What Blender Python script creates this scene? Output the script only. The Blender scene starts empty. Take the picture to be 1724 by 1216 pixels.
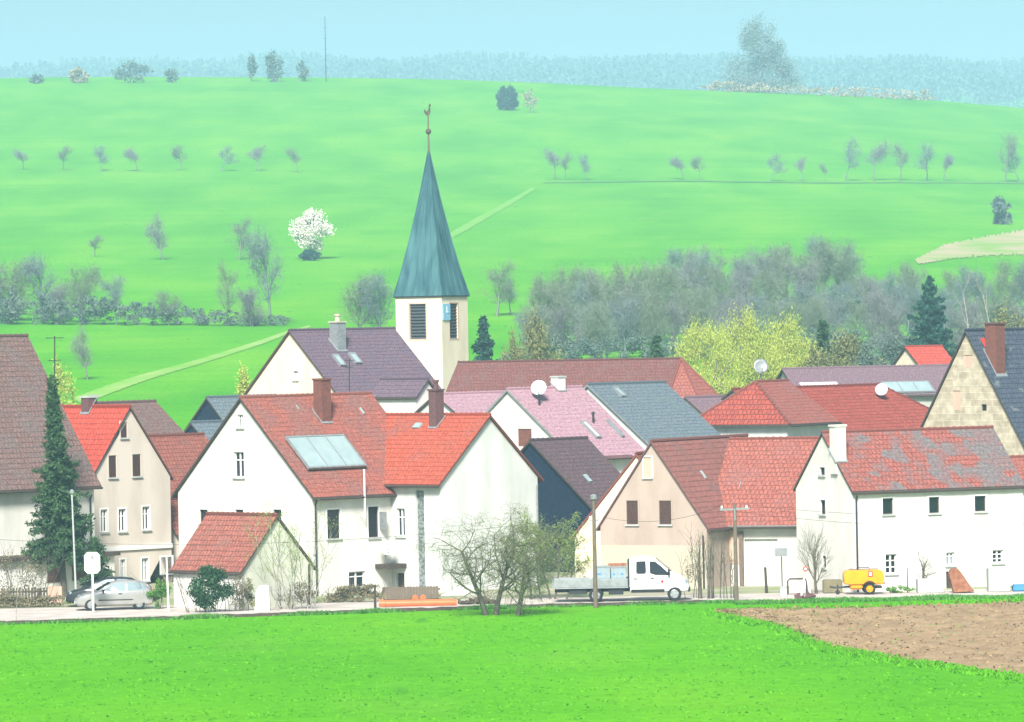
import bpy, bmesh, math, random
import numpy as np
from mathutils import Vector, Matrix, noise
from mathutils.geometry import tessellate_polygon
R = math.radians
S = bpy.context.scene
COL = S.collection

# ---------------------------------------------------------------- camera
F = 8500.0; CX = 862.0; CY = 608.0; CAMZ = 14.0
PITCH = -math.atan(54.0 / F); ROLL = R(1.1)
_f = Vector((0, math.cos(PITCH), math.sin(PITCH)))
_r0 = Vector((1, 0, 0)); _u0 = Vector((0, -math.sin(PITCH), math.cos(PITCH)))
_r = _r0 * math.cos(ROLL) - _u0 * math.sin(ROLL)
_u = _u0 * math.cos(ROLL) + _r0 * math.sin(ROLL)
cam = bpy.data.cameras.new('camera'); cam_o = bpy.data.objects.new('camera', cam); COL.objects.link(cam_o)
cam_o.matrix_world = Matrix(((_r.x, _u.x, -_f.x, 0), (_r.y, _u.y, -_f.y, 0), (_r.z, _u.z, -_f.z, CAMZ), (0, 0, 0, 1)))
cam.sensor_fit = 'HORIZONTAL'; cam.sensor_width = 36; cam.lens = F / 1724 * 36
cam.clip_start = 1; cam.clip_end = 20000
S.camera = cam_o

# ---------------------------------------------------------------- light
SUN_EL, SUN_AZ = 42.0, 188.0          # azimuth clockwise from +Y: behind the camera, to its left
w = bpy.data.worlds.new('World'); S.world = w; w.use_nodes = True
nt = w.node_tree; bg = nt.nodes['Background']
sky = nt.nodes.new('ShaderNodeTexSky'); sky.sky_type = 'NISHITA'; sky.sun_disc = False
sky.sun_elevation = R(SUN_EL); sky.sun_rotation = R(SUN_AZ); sky.air_density = 1.2; sky.dust_density = 3.5; sky.ozone_density = 3.0
tint = nt.nodes.new('ShaderNodeMixRGB'); tint.blend_type = 'MULTIPLY'; tint.inputs[0].default_value = 1.0
tint.inputs[2].default_value = (0.75, 0.82, 0.87, 1)
nt.links.new(sky.outputs[0], tint.inputs[1]); nt.links.new(tint.outputs[0], bg.inputs[0])
bg.inputs[1].default_value = 0.055
sun = bpy.data.lights.new('sun', 'SUN'); sun.energy = 3.3; sun.angle = R(14); sun.color = (1.0, 0.95, 0.86)
sun_o = bpy.data.objects.new('sun', sun); COL.objects.link(sun_o)
_sd = Vector((math.sin(R(SUN_AZ)) * math.cos(R(SUN_EL)), math.cos(R(SUN_AZ)) * math.cos(R(SUN_EL)), math.sin(R(SUN_EL))))
sun_o.rotation_euler = (-_sd).to_track_quat('-Z', 'Y').to_euler()
S.view_settings.view_transform = 'Standard'; S.view_settings.look = 'None'
S.view_settings.exposure = 1.46; S.view_settings.gamma = 1.0
S.render.engine = 'CYCLES'
S.cycles.max_bounces = 4; S.cycles.diffuse_bounces = 2; S.cycles.glossy_bounces = 2; S.cycles.transmission_bounces = 2
S.cycles.volume_bounces = 0; S.cycles.transparent_max_bounces = 6
S.cycles.use_denoising = True

# ---------------------------------------------------------------- helpers
def ray(px, py):
    v = _f + _r * ((px - CX) / F) + _u * ((CY - py) / F)
    return v.x / v.y, v.z / v.y
def P(px, py, d):
    kx, kz = ray(px, py); return Vector((kx * d, d, CAMZ + kz * d))
def smooth(t): t = max(0, min(1, t)); return t * t * (3 - 2 * t)
PROF = [(-400, 12), (0, 11.9), (60, 8), (110, 3.2), (150, 0), (285, 0), (330, .6), (450, 6.3), (620, 15.2), (850, 26.5), (1150, 47.5), (1450, 76), (1700, 97),
        (1800, 99), (2000, 97), (3000, 128), (3600, 176), (4300, 226), (4700, 240), (9000, 244)]
_px = [p[0] for p in PROF]; _pz = [p[1] for p in PROF]
_m = []
for i in range(len(PROF)):
    if i in (0, len(PROF) - 1): _m.append(0.0); continue
    d0 = (_pz[i] - _pz[i-1]) / (_px[i] - _px[i-1]); d1 = (_pz[i+1] - _pz[i]) / (_px[i+1] - _px[i])
    _m.append(0.0 if d0 * d1 <= 0 else 2 * d0 * d1 / (d0 + d1))
def Z(x, y):
    y = max(-399, min(8999, y)); i = 0
    while y > _px[i+1]: i += 1
    h = _px[i+1] - _px[i]; t = (y - _px[i]) / h
    z = (2*t**3-3*t*t+1)*_pz[i] + (t**3-2*t*t+t)*h*_m[i] + (-2*t**3+3*t*t)*_pz[i+1] + (t**3-t*t)*h*_m[i+1]
    k = smooth((y - 600) / 1000) * (1 - .75 * smooth((y - 2200) / 1500))
    if k > 0:
        xx = max(-420, min(420, x))
        z += k * (-0.048 * xx - 0.00013 * xx * xx)
        z += k * 1.2 * noise.noise((x / 90, y / 130, 3.0))
    elif y > 320: z += 0.5 * smooth((y - 320) / 100) * noise.noise((x / 40, y / 60, 3.0))
    return z
def hit(px, py):
    "where the sight line through a measured photo point meets the ground"
    kx, kz = ray(px, py); d = 165.0
    while d < 1900:
        if CAMZ + kz * d <= Z(kx * d, d): break
        d += 4 if d > 330 else 1
    lo, hi = d - 4, d
    for _ in range(14):
        m = (lo + hi) / 2
        if CAMZ + kz * m <= Z(kx * m, m): hi = m
        else: lo = m
    return Vector((kx * hi, hi, Z(kx * hi, hi)))
def gp(px, py, d):
    "ground point under a measured column at a given distance"
    kx, kz = ray(px, py); return Vector((kx * d, d, Z(kx * d, d)))

def tag(o, label=None, cat=None, group=None, kind=None):
    if label: o['label'] = label
    if cat: o['category'] = cat
    if group: o['group'] = group
    if kind: o['kind'] = kind
    return o
def empty(name, loc, label=None, cat=None, group=None, rz=0):
    o = bpy.data.objects.new(name, None); COL.objects.link(o); o.location = loc; o.rotation_euler = (0, 0, rz)
    o.empty_display_size = .5
    return tag(o, label, cat, group)
def copy_tree(o, parent=None):
    c = o.copy(); COL.objects.link(c); c.parent = parent
    for ch in o.children: copy_tree(ch, c)
    return c

class MB:
    def __init__(s): s.v = []; s.f = []; s.mi = []; s.uv = []
    def add(s, vs, fs, mi=0, uvs=None):
        b = len(s.v); s.v += [tuple(v) for v in vs]
        for k, f in enumerate(fs):
            s.f.append([b + i for i in f]); s.mi.append(mi)
            s.uv.append([uvs[i] for i in f] if uvs else [(0, 0)] * len(f))
    def obox(s, o, a, b, c, mi=0):
        o, a, b, c = map(Vector, (o, a, b, c))
        vs = [o, o+a, o+a+b, o+b, o+c, o+a+c, o+a+b+c, o+b+c]
        fs = [(0,3,2,1), (4,5,6,7), (0,1,5,4), (1,2,6,5), (2,3,7,6), (3,0,4,7)]
        if a.cross(b).dot(c) < 0: fs = [f[::-1] for f in fs]
        s.add(vs, fs, mi)
    def box(s, x0, y0, z0, x1, y1, z1, mi=0): s.obox((x0, y0, z0), (x1-x0, 0, 0), (0, y1-y0, 0), (0, 0, z1-z0), mi)
    def tube(s, pts, rs, n=6, mi=0, cap=True):
        pts = [Vector(p) for p in pts]
        if not isinstance(rs, (list, tuple)): rs = [rs] * len(pts)
        vs = []; ref = None
        for i, p in enumerate(pts):
            t = (pts[min(i+1, len(pts)-1)] - pts[max(i-1, 0)]).normalized()
            if ref is None: ref = t.orthogonal().normalized()
            ref = (ref - t * ref.dot(t)).normalized(); b = t.cross(ref)
            for k in range(n):
                a = 2 * math.pi * k / n; vs.append(p + (ref * math.cos(a) + b * math.sin(a)) * rs[i])
        fs = []
        for i in range(len(pts) - 1):
            for k in range(n):
                fs.append((i*n+k, i*n+(k+1) % n, (i+1)*n+(k+1) % n, (i+1)*n+k))
        if cap: fs.append(tuple(range(n))[::-1]); fs.append(tuple((len(pts)-1)*n+k for k in range(n)))
        s.add(vs, fs, mi)
    def lathe(s, c, ax, prof, n=20, mi=0):
        "prof: (distance along axis, radius)"
        c = Vector(c); ax = Vector(ax).normalized(); r = ax.orthogonal().normalized(); b = ax.cross(r)
        vs = []; fs = []
        for (h, rad) in prof:
            for k in range(n):
                a = 2*math.pi*k/n; vs.append(c + ax*h + (r*math.cos(a)+b*math.sin(a))*rad)
        for i in range(len(prof)-1):
            for k in range(n): fs.append((i*n+k, i*n+(k+1) % n, (i+1)*n+(k+1) % n, (i+1)*n+k))
        fs.append(tuple(range(n))[::-1]); fs.append(tuple((len(prof)-1)*n+k for k in range(n)))
        s.add(vs, fs, mi)
    def prism(s, poly, off, mi=0):
        "poly: list of 3-D points, off: extrusion vector"
        off = Vector(off); n = len(poly); vs = [Vector(p) for p in poly] + [Vector(p)+off for p in poly]
        fs = [tuple(range(n))[::-1], tuple(range(n, 2*n))] + [(i, (i+1) % n, n+(i+1) % n, n+i) for i in range(n)]
        s.add(vs, fs, mi)
    def build(s, name, mats, parent=None, smooth=False, fix=True, bevel=0):
        me = bpy.data.meshes.new(name); me.from_pydata(s.v, [], s.f)
        if not isinstance(mats, (list, tuple)): mats = [mats]
        for m in mats: me.materials.append(m)
        me.polygons.foreach_set('material_index', s.mi)
        uvl = me.uv_layers.new(name='UVMap')
        uvl.data.foreach_set('uv', np.array([c for f in s.uv for p in f for c in p], dtype=np.float32))
        if fix or bevel:
            bm = bmesh.new(); bm.from_mesh(me)
            if bevel:
                bmesh.ops.remove_doubles(bm, verts=bm.verts, dist=1e-5)
                bmesh.ops.bevel(bm, geom=[e for e in bm.edges if len(e.link_faces) == 2 and e.calc_face_angle(0) > .5], offset=bevel, segments=2, affect='EDGES', clamp_overlap=True)
            bmesh.ops.recalc_face_normals(bm, faces=bm.faces); bm.to_mesh(me); bm.free()
        if smooth: me.shade_smooth()
        o = bpy.data.objects.new(name, me); COL.objects.link(o); o.parent = parent
        return o
def np_mesh(name, verts, faces, mat, parent=None, midx=None, smooth=False):
    "verts (N,3), faces (M,k) arrays"
    verts = np.asarray(verts, np.float32); faces = np.asarray(faces, np.int32); k = faces.shape[1]
    me = bpy.data.meshes.new(name); me.vertices.add(len(verts)); me.vertices.foreach_set('co', verts.ravel())
    me.loops.add(faces.size); me.loops.foreach_set('vertex_index', faces.ravel())
    me.polygons.add(len(faces)); me.polygons.foreach_set('loop_start', np.arange(0, faces.size, k, dtype=np.int32))
    me.polygons.foreach_set('loop_total', np.full(len(faces), k, np.int32))
    for m in (mat if isinstance(mat, (list, tuple)) else [mat]): me.materials.append(m)
    if midx is not None: me.polygons.foreach_set('material_index', np.asarray(midx, np.int32))
    me.update(calc_edges=True); me.validate()
    if smooth: me.shade_smooth()
    o = bpy.data.objects.new(name, me); COL.objects.link(o); o.parent = parent
    return o

# ---------------------------------------------------------------- materials
def newmat(name):
    m = bpy.data.materials.new(name); m.use_nodes = True; t = m.node_tree
    return m, t, t.nodes['Principled BSDF']
def N(t, typ, **kw):
    n = t.nodes.new(typ)
    for k, v in kw.items(): setattr(n, k, v)
    return n
def c4(c): return (c[0], c[1], c[2], 1)
def noise_node(t, scale, detail=4, coord='Object', stretch=None):
    tc = N(t, 'ShaderNodeTexCoord'); n = N(t, 'ShaderNodeTexNoise'); n.inputs['Scale'].default_value = scale; n.inputs['Detail'].default_value = detail
    src = tc.outputs[coord]
    if stretch:
        mp = N(t, 'ShaderNodeMapping'); mp.inputs['Scale'].default_value = stretch; t.links.new(src, mp.inputs[0]); src = mp.outputs[0]
    t.links.new(src, n.inputs['Vector']); return n
def ramp(t, src, stops):
    r = N(t, 'ShaderNodeValToRGB'); t.links.new(src, r.inputs[0]); e = r.color_ramp.elements
    while len(e) < len(stops): e.new(0.5)
    for k, (p, c) in enumerate(stops): e[k].position = p; e[k].color = c4(c)
    return r
def mat(name, c, rough=.8, c2=None, scale=3, lo=.35, hi=.65, bump=0, bscale=None, metal=0, stretch=None, spec=.3):
    m, t, b = newmat(name); b.inputs['Roughness'].default_value = rough; b.inputs['Metallic'].default_value = metal
    b.inputs['Specular IOR Level'].default_value = spec
    b.inputs['Base Color'].default_value = c4(c)
    if c2:
        n = noise_node(t, scale, 5, stretch=stretch); r = ramp(t, n.outputs['Fac'], [(lo, c), (hi, c2)])
        t.links.new(r.outputs[0], b.inputs['Base Color'])
    if bump:
        n = noise_node(t, bscale or scale, 5, stretch=stretch); bp = N(t, 'ShaderNodeBump'); bp.inputs['Strength'].default_value = bump; bp.inputs['Distance'].default_value = .05
        t.links.new(n.outputs['Fac'], bp.inputs['Height']); t.links.new(bp.outputs[0], b.inputs['Normal'])
    return m
def roofmat(name, c1, c2, stain=None, slo=.5, shi=.62, sscale=.5, row=.34, wid=.24, mort=.55, bias=None, patch=None, plo=.5, phi=.52, pscale=.45):
    m, t, b = newmat(name); b.inputs['Roughness'].default_value = .85; b.inputs['Specular IOR Level'].default_value = .15
    tc = N(t, 'ShaderNodeTexCoord')
    br = N(t, 'ShaderNodeTexBrick'); br.offset = .5; t.links.new(tc.outputs['UV'], br.inputs['Vector'])
    br.inputs['Scale'].default_value = 1; br.inputs['Brick Width'].default_value = wid; br.inputs['Row Height'].default_value = row
    br.inputs['Mortar Size'].default_value = .028; br.inputs['Mortar Smooth'].default_value = .3; br.inputs['Bias'].default_value = 0
    br.inputs['Color1'].default_value = c4(c1); br.inputs['Color2'].default_value = c4(c2)
    br.inputs['Mortar'].default_value = c4([x * (mort + .16) for x in c1])
    out = br.outputs['Color']
    def over(src, fac, col):
        mx = N(t, 'ShaderNodeMixRGB'); t.links.new(src, mx.inputs[1]); t.links.new(fac, mx.inputs[0])
        if isinstance(col, tuple): mx.inputs[2].default_value = c4(col)
        else: t.links.new(col, mx.inputs[2])
        return mx.outputs[0]
    if patch:
        n = noise_node(t, pscale, 3, 'UV'); pf = n.outputs['Fac']
        if bias:
            s0 = N(t, 'ShaderNodeSeparateXYZ'); t.links.new(tc.outputs['UV'], s0.inputs[0]); m0 = N(t, 'ShaderNodeMath', operation='MULTIPLY_ADD'); t.links.new(s0.outputs['X'], m0.inputs[0]); m0.inputs[1].default_value = bias; t.links.new(pf, m0.inputs[2]); pf = m0.outputs[0]
        r = ramp(t, pf, [(plo, (0, 0, 0)), (phi, (1, 1, 1))])
        out = over(out, r.outputs[0], patch)
    if stain:
        n = noise_node(t, sscale, 6, 'UV'); r = ramp(t, n.outputs['Fac'], [(slo, (0, 0, 0)), (shi, (.8, .8, .8))])
        out = over(out, r.outputs[0], stain)
    n2 = noise_node(t, 6, 6, 'UV'); r2 = ramp(t, n2.outputs['Fac'], [(.3, (.62, .64, .66)), (.7, (1.26, 1.24, 1.22))])
    mm = N(t, 'ShaderNodeMixRGB', blend_type='MULTIPLY'); mm.inputs[0].default_value = 1; t.links.new(out, mm.inputs[1]); t.links.new(r2.outputs[0], mm.inputs[2])
    t.links.new(mm.outputs[0], b.inputs['Base Color'])
    sp = N(t, 'ShaderNodeSeparateXYZ'); t.links.new(tc.outputs['UV'], sp.inputs[0])
    dv = N(t, 'ShaderNodeMath', operation='DIVIDE'); dv.inputs[1].default_value = row; t.links.new(sp.outputs['Y'], dv.inputs[0])
    fr = N(t, 'ShaderNodeMath', operation='FRACT'); t.links.new(dv.outputs[0], fr.inputs[0])
    mu = N(t, 'ShaderNodeMath', operation='MULTIPLY_ADD'); t.links.new(br.outputs['Fac'], mu.inputs[0]); mu.inputs[1].default_value = -.6
    iv = N(t, 'ShaderNodeMath', operation='SUBTRACT'); iv.inputs[0].default_value = 1; t.links.new(fr.outputs[0], iv.inputs[1]); t.links.new(iv.outputs[0], mu.inputs[2])
    bp = N(t, 'ShaderNodeBump'); bp.inputs['Strength'].default_value = .7; bp.inputs['Distance'].default_value = .05
    t.links.new(mu.outputs[0], bp.inputs['Height']); t.links.new(bp.outputs[0], b.inputs['Normal'])
    return m
def wallmat(name, c, dirt, amt=.55):
    m, t, b = newmat(name); b.inputs['Roughness'].default_value = .9; b.inputs['Specular IOR Level'].default_value = .1
    n = noise_node(t, .9, 6, stretch=(1, 1, .35)); r = ramp(t, n.outputs['Fac'], [(.40, c), (.72, dirt)])
    n2 = noise_node(t, 14, 2); r2 = ramp(t, n2.outputs['Fac'], [(.2, (.93, .93, .93)), (.8, (1.04, 1.04, 1.04))])
    mm = N(t, 'ShaderNodeMixRGB', blend_type='MULTIPLY'); mm.inputs[0].default_value = 1
    t.links.new(r.outputs[0], mm.inputs[1]); t.links.new(r2.outputs[0], mm.inputs[2]); t.links.new(mm.outputs[0], b.inputs['Base Color'])
    bp = N(t, 'ShaderNodeBump'); bp.inputs['Strength'].default_value = .15; bp.inputs['Distance'].default_value = .02
    t.links.new(n2.outputs['Fac'], bp.inputs['Height']); t.links.new(bp.outputs[0], b.inputs['Normal'])
    return m
M = {}
M['white'] = wallmat('white_render', (.72, .71, .67), (.57, .555, .51))
M['white_cool'] = wallmat('pale_render', (.64, .66, .645), (.51, .53, .51))
M['cream'] = wallmat('cream_render', (.78, .69, .53), (.68, .58, .43))
M['beige'] = wallmat('beige_render', (.64, .57, .495), (.52, .455, .39))
M['pink'] = wallmat('pink_render', (.43, .345, .295), (.345, .27, .23))
M['greenish'] = wallmat('shed_render', (.62, .63, .53), (.48, .51, .41))
M['greywall'] = wallmat('grey_render', (.42, .45, .40), (.32, .34, .3))
M['slate_wall'] = mat('slate_cladding', (.004, .011, .03), .6, (.010, .022, .05), 6, bump=.3, bscale=18)
M['plaster_pink'] = wallmat('salmon_plaster', (.62, .42, .33), (.5, .33, .26))
def stonemat():
    m, t, b = newmat('sandstone'); b.inputs['Roughness'].default_value = .95
    tc = N(t, 'ShaderNodeTexCoord'); br = N(t, 'ShaderNodeTexBrick'); t.links.new(tc.outputs['UV'], br.inputs['Vector'])
    br.inputs['Scale'].default_value = 1; br.inputs['Brick Width'].default_value = .85; br.inputs['Row Height'].default_value = .42
    br.inputs['Mortar Size'].default_value = .03; br.inputs['Color1'].default_value = (.38, .335, .26, 1); br.inputs['Color2'].default_value = (.50, .46, .37, 1); br.inputs['Mortar'].default_value = (.50, .47, .39, 1)
    n = noise_node(t, 2.2, 5, 'UV'); r = ramp(t, n.outputs['Fac'], [(.35, (.75, .72, .68)), (.65, (1.1, 1.06, 1.0))])
    mm = N(t, 'ShaderNodeMixRGB', blend_type='MULTIPLY'); mm.inputs[0].default_value = 1
    t.links.new(br.outputs['Color'], mm.inputs[1]); t.links.new(r.outputs[0], mm.inputs[2]); t.links.new(mm.outputs[0], b.inputs['Base Color'])
    bp = N(t, 'ShaderNodeBump'); bp.inputs['Strength'].default_value = .5; bp.inputs['Distance'].default_value = .03; bp.invert = True
    t.links.new(br.outputs['Fac'], bp.inputs['Height']); t.links.new(bp.outputs[0], b.inputs['Normal'])
    return m
M['stone'] = stonemat()
M['brick'] = mat('brick_red', (.22, .075, .05), .9, (.12, .05, .045), 8, bump=.4, bscale=20)
M['brick_dark'] = mat('brick_sooty', (.10, .055, .06), .9, (.16, .07, .07), 7, bump=.4, bscale=20)
# roofs
M['r_brown'] = roofmat('tile_brown', (.17, .105, .095), (.20, .122, .11), (.155, .12, .115), .45, .65, .8)
M['r_orange'] = roofmat('tile_orange', (.46, .07, .048), (.54, .09, .062), None, row=.36, wid=.26, mort=.45)
M['r_redbrown'] = roofmat('tile_redbrown', (.25, .085, .065), (.31, .11, .08), (.20, .09, .075), .5, .7, .7, mort=.45)
M['r_main'] = roofmat('tile_main', (.36, .115, .085), (.28, .10, .082), (.19, .11, .10), .44, .62, .45, patch=(.44, .12, .075), plo=.55, phi=.62)
M['r_wing'] = roofmat('tile_wing', (.40, .085, .052), (.45, .105, .065), (.28, .10, .08), .50, .68, .35)
M['r_slatebrown'] = roofmat('tile_violet_brown', (.145, .10, .135), (.175, .115, .145), (.125, .095, .135), .5, .65, 1)
M['r_barn'] = roofmat('tile_rust', (.26, .105, .09), (.32, .13, .11), (.22, .115, .105), .5, .66, .6)
M['r_red'] = roofmat('tile_red', (.29, .095, .075), (.34, .115, .09), (.25, .11, .10), .5, .7, .4)
M['r_patch'] = roofmat('tile_patched', (.27, .09, .075), (.33, .105, .085), (.20, .12, .12), .5, .6, .9, patch=(.165, .14, .145), plo=.57, phi=.63, pscale=.6, bias=.015)
M['r_hip'] = roofmat('tile_bright_red', (.28, .06, .045), (.36, .078, .055), None, row=.4, wid=.3, mort=.4)
M['r_nave'] = roofmat('tile_nave', (.165, .068, .062), (.20, .082, .072), (.16, .085, .08), .5, .66, 1)
M['r_pink'] = roofmat('tile_pink', (.37, .22, .265), (.41, .25, .285), None, row=.4, mort=.8)
M['r_maroon'] = roofmat('tile_maroon', (.105, .068, .078), (.13, .082, .09), (.10, .07, .085), .5, .65, 1)
M['r_grey'] = roofmat('tile_grey', (.13, .165, .195), (.16, .195, .22), (.125, .17, .175), .5, .66, 1)
M['r_violet'] = roofmat('tile_violet', (.19, .125, .15), (.22, .14, .165), None, mort=.75)
M['r_slate'] = roofmat('slate_roof', (.06, .072, .105), (.08, .095, .13), (.19, .2, .2), .58, .66, 1.2)
M['r_shed'] = roofmat('tile_shed', (.29, .10, .08), (.35, .125, .095), (.25, .12, .10), .5, .66, .8, mort=.4)
M['copper'] = mat('patina_copper', (.018, .075, .095), .5, (.066, .18, .195), 1.2, .35, .7, stretch=(1.2, 1.2, .12), metal=.0, bump=.15, bscale=3, spec=.5)
M['glass'] = mat('dark_glass', (.012, .016, .022), .12, spec=.5)
M['glass_pale'] = mat('pale_glass', (.20, .27, .30), .15, spec=.5)
M['interior'] = mat('dark_opening', (.016, .013, .014), .8)
M['frame'] = mat('white_frame', (.78, .78, .76), .5)
M['shutter'] = mat('brown_shutter', (.075, .035, .028), .7, (.10, .05, .04), 9)
M['shutter_blue'] = mat('blue_shutter', (.09, .21, .24), .6, (.12, .25, .27), 9)
M['wood_dark'] = mat('dark_wood', (.05, .035, .03), .8, (.075, .055, .045), 7)
M['wood'] = mat('weathered_wood', (.12, .095, .075), .9, (.19, .15, .115), 6, bump=.3, stretch=(6, 6, .6))
M['zinc'] = mat('zinc', (.25, .27, .28), .4, (.33, .35, .36), 5, metal=.3)
M['dark_metal'] = mat('dark_metal', (.03, .032, .036), .5)
M['white_metal'] = mat('white_metal', (.8, .8, .79), .35)
M['panel'] = mat('solar_glass', (.27, .36, .37), .15, (.32, .41, .41), 1.5, spec=.6)
M['louvre'] = mat('louvre_wood', (.045, .05, .06), .8, (.06, .065, .075), 8)
M['clock'] = mat('clock_blue', (.20, .44, .64), .5, (.27, .52, .70), 4)
M['gold'] = mat('gilding', (.55, .45, .2), .35, metal=.6)
M['concrete'] = mat('concrete', (.38, .41, .40), .9, (.47, .49, .47), 4, bump=.3, bscale=12)
M['rust'] = mat('rusty_iron', (.22, .085, .045), .9, (.33, .15, .09), 4, bump=.4, bscale=9)
M['orange_pipe'] = mat('orange_plastic', (.72, .17, .06), .4, (.66, .15, .055), 2)
M['yellow'] = mat('yellow_paint', (.80, .36, .012), .35, (.70, .30, .012), 2.5)
M['red'] = mat('red_paint', (.62, .05, .035), .5)
M['blue'] = mat('blue_paint', (.06, .25, .5), .5)
M['rubber'] = mat('rubber', (.02, .02, .021), .8)
M['silver'] = mat('silver_paint', (.36, .36, .35), .25, (.40, .40, .39), 2, metal=.35, spec=.5)
M['grey_car'] = mat('dark_car_paint', (.02, .024, .028), .3, spec=.5)
M['van_white'] = mat('white_paint', (.76, .77, .77), .3, (.70, .71, .70), 2, spec=.5)
M['alu'] = mat('grey_aluminium', (.27, .30, .31), .5, (.36, .39, .40), 3, metal=.3)
M['crate'] = mat('blue_grey_crate', (.24, .31, .35), .6, (.30, .37, .41), 5)
M['lamp_red'] = mat('red_lamp', (.6, .03, .04), .3)
M['bark'] = mat('bark', (.085, .072, .062), .95, (.13, .115, .095), 5, bump=.5, bscale=12)
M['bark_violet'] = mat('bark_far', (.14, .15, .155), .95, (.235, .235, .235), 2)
M['twig'] = mat('twigs', (.10, .10, .062), .95, (.17, .17, .10), 2)
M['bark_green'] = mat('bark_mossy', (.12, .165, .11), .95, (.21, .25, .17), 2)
M['bark_blue'] = mat('bark_hazed', (.115, .16, .17), .95, (.19, .235, .24), 2)  # blue cast of the valley haze mixed into the bark colour
M['twig_green'] = mat('budding_twigs', (.15, .17, .075), .95, (.22, .25, .11), 1.5)
M['birch'] = mat('birch_bark', (.42, .41, .36), .9, (.2, .19, .17), 4)
def leafmat(name, c, c2, scale=.8):
    m = mat(name, c, .75, c2, scale, .3, .7, spec=.2)
    b = m.node_tree.nodes['Principled BSDF']
    return m
M['leaf_young'] = leafmat('young_leaves', (.16, .26, .05), (.26, .36, .09))
M['leaf_dark'] = leafmat('evergreen_leaves', (.016, .055, .022), (.045, .115, .045), 2)
M['leaf_hedge'] = leafmat('hedge_leaves', (.06, .20, .03), (.15, .30, .05), 1.5)
M['leaf_dry'] = leafmat('dry_shrub', (.15, .14, .08), (.24, .21, .13), 1.5)
M['needle'] = leafmat('spruce_needles', (.02, .058, .022), (.065, .135, .05), 1.0)
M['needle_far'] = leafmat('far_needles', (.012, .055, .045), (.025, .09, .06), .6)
M['willow'] = leafmat('willow_leaves', (.33, .42, .065), (.43, .48, .10), .5)
M['olive'] = leafmat('olive_leaves', (.13, .15, .06), (.24, .24, .09), .6)
M['blossom'] = leafmat('blossom', (.72, .70, .60), (.85, .82, .74), .8)
M['forest'] = leafmat('forest_needles_hazed', (.07, .14, .11), (.10, .18, .13), .05)  # needles lightened and cooled: distance haze put into the colour
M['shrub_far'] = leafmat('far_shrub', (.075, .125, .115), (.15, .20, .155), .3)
M['crest_leaf_hazed'] = leafmat('crest_tree_leaves_hazed', (.14, .20, .20), (.21, .27, .25), .3)  # paler than real foliage, so the fading by haze is painted in
M['shrub_pale'] = leafmat('far_pale_shrub', (.28, .24, .17), (.4, .35, .25), .4)

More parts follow.
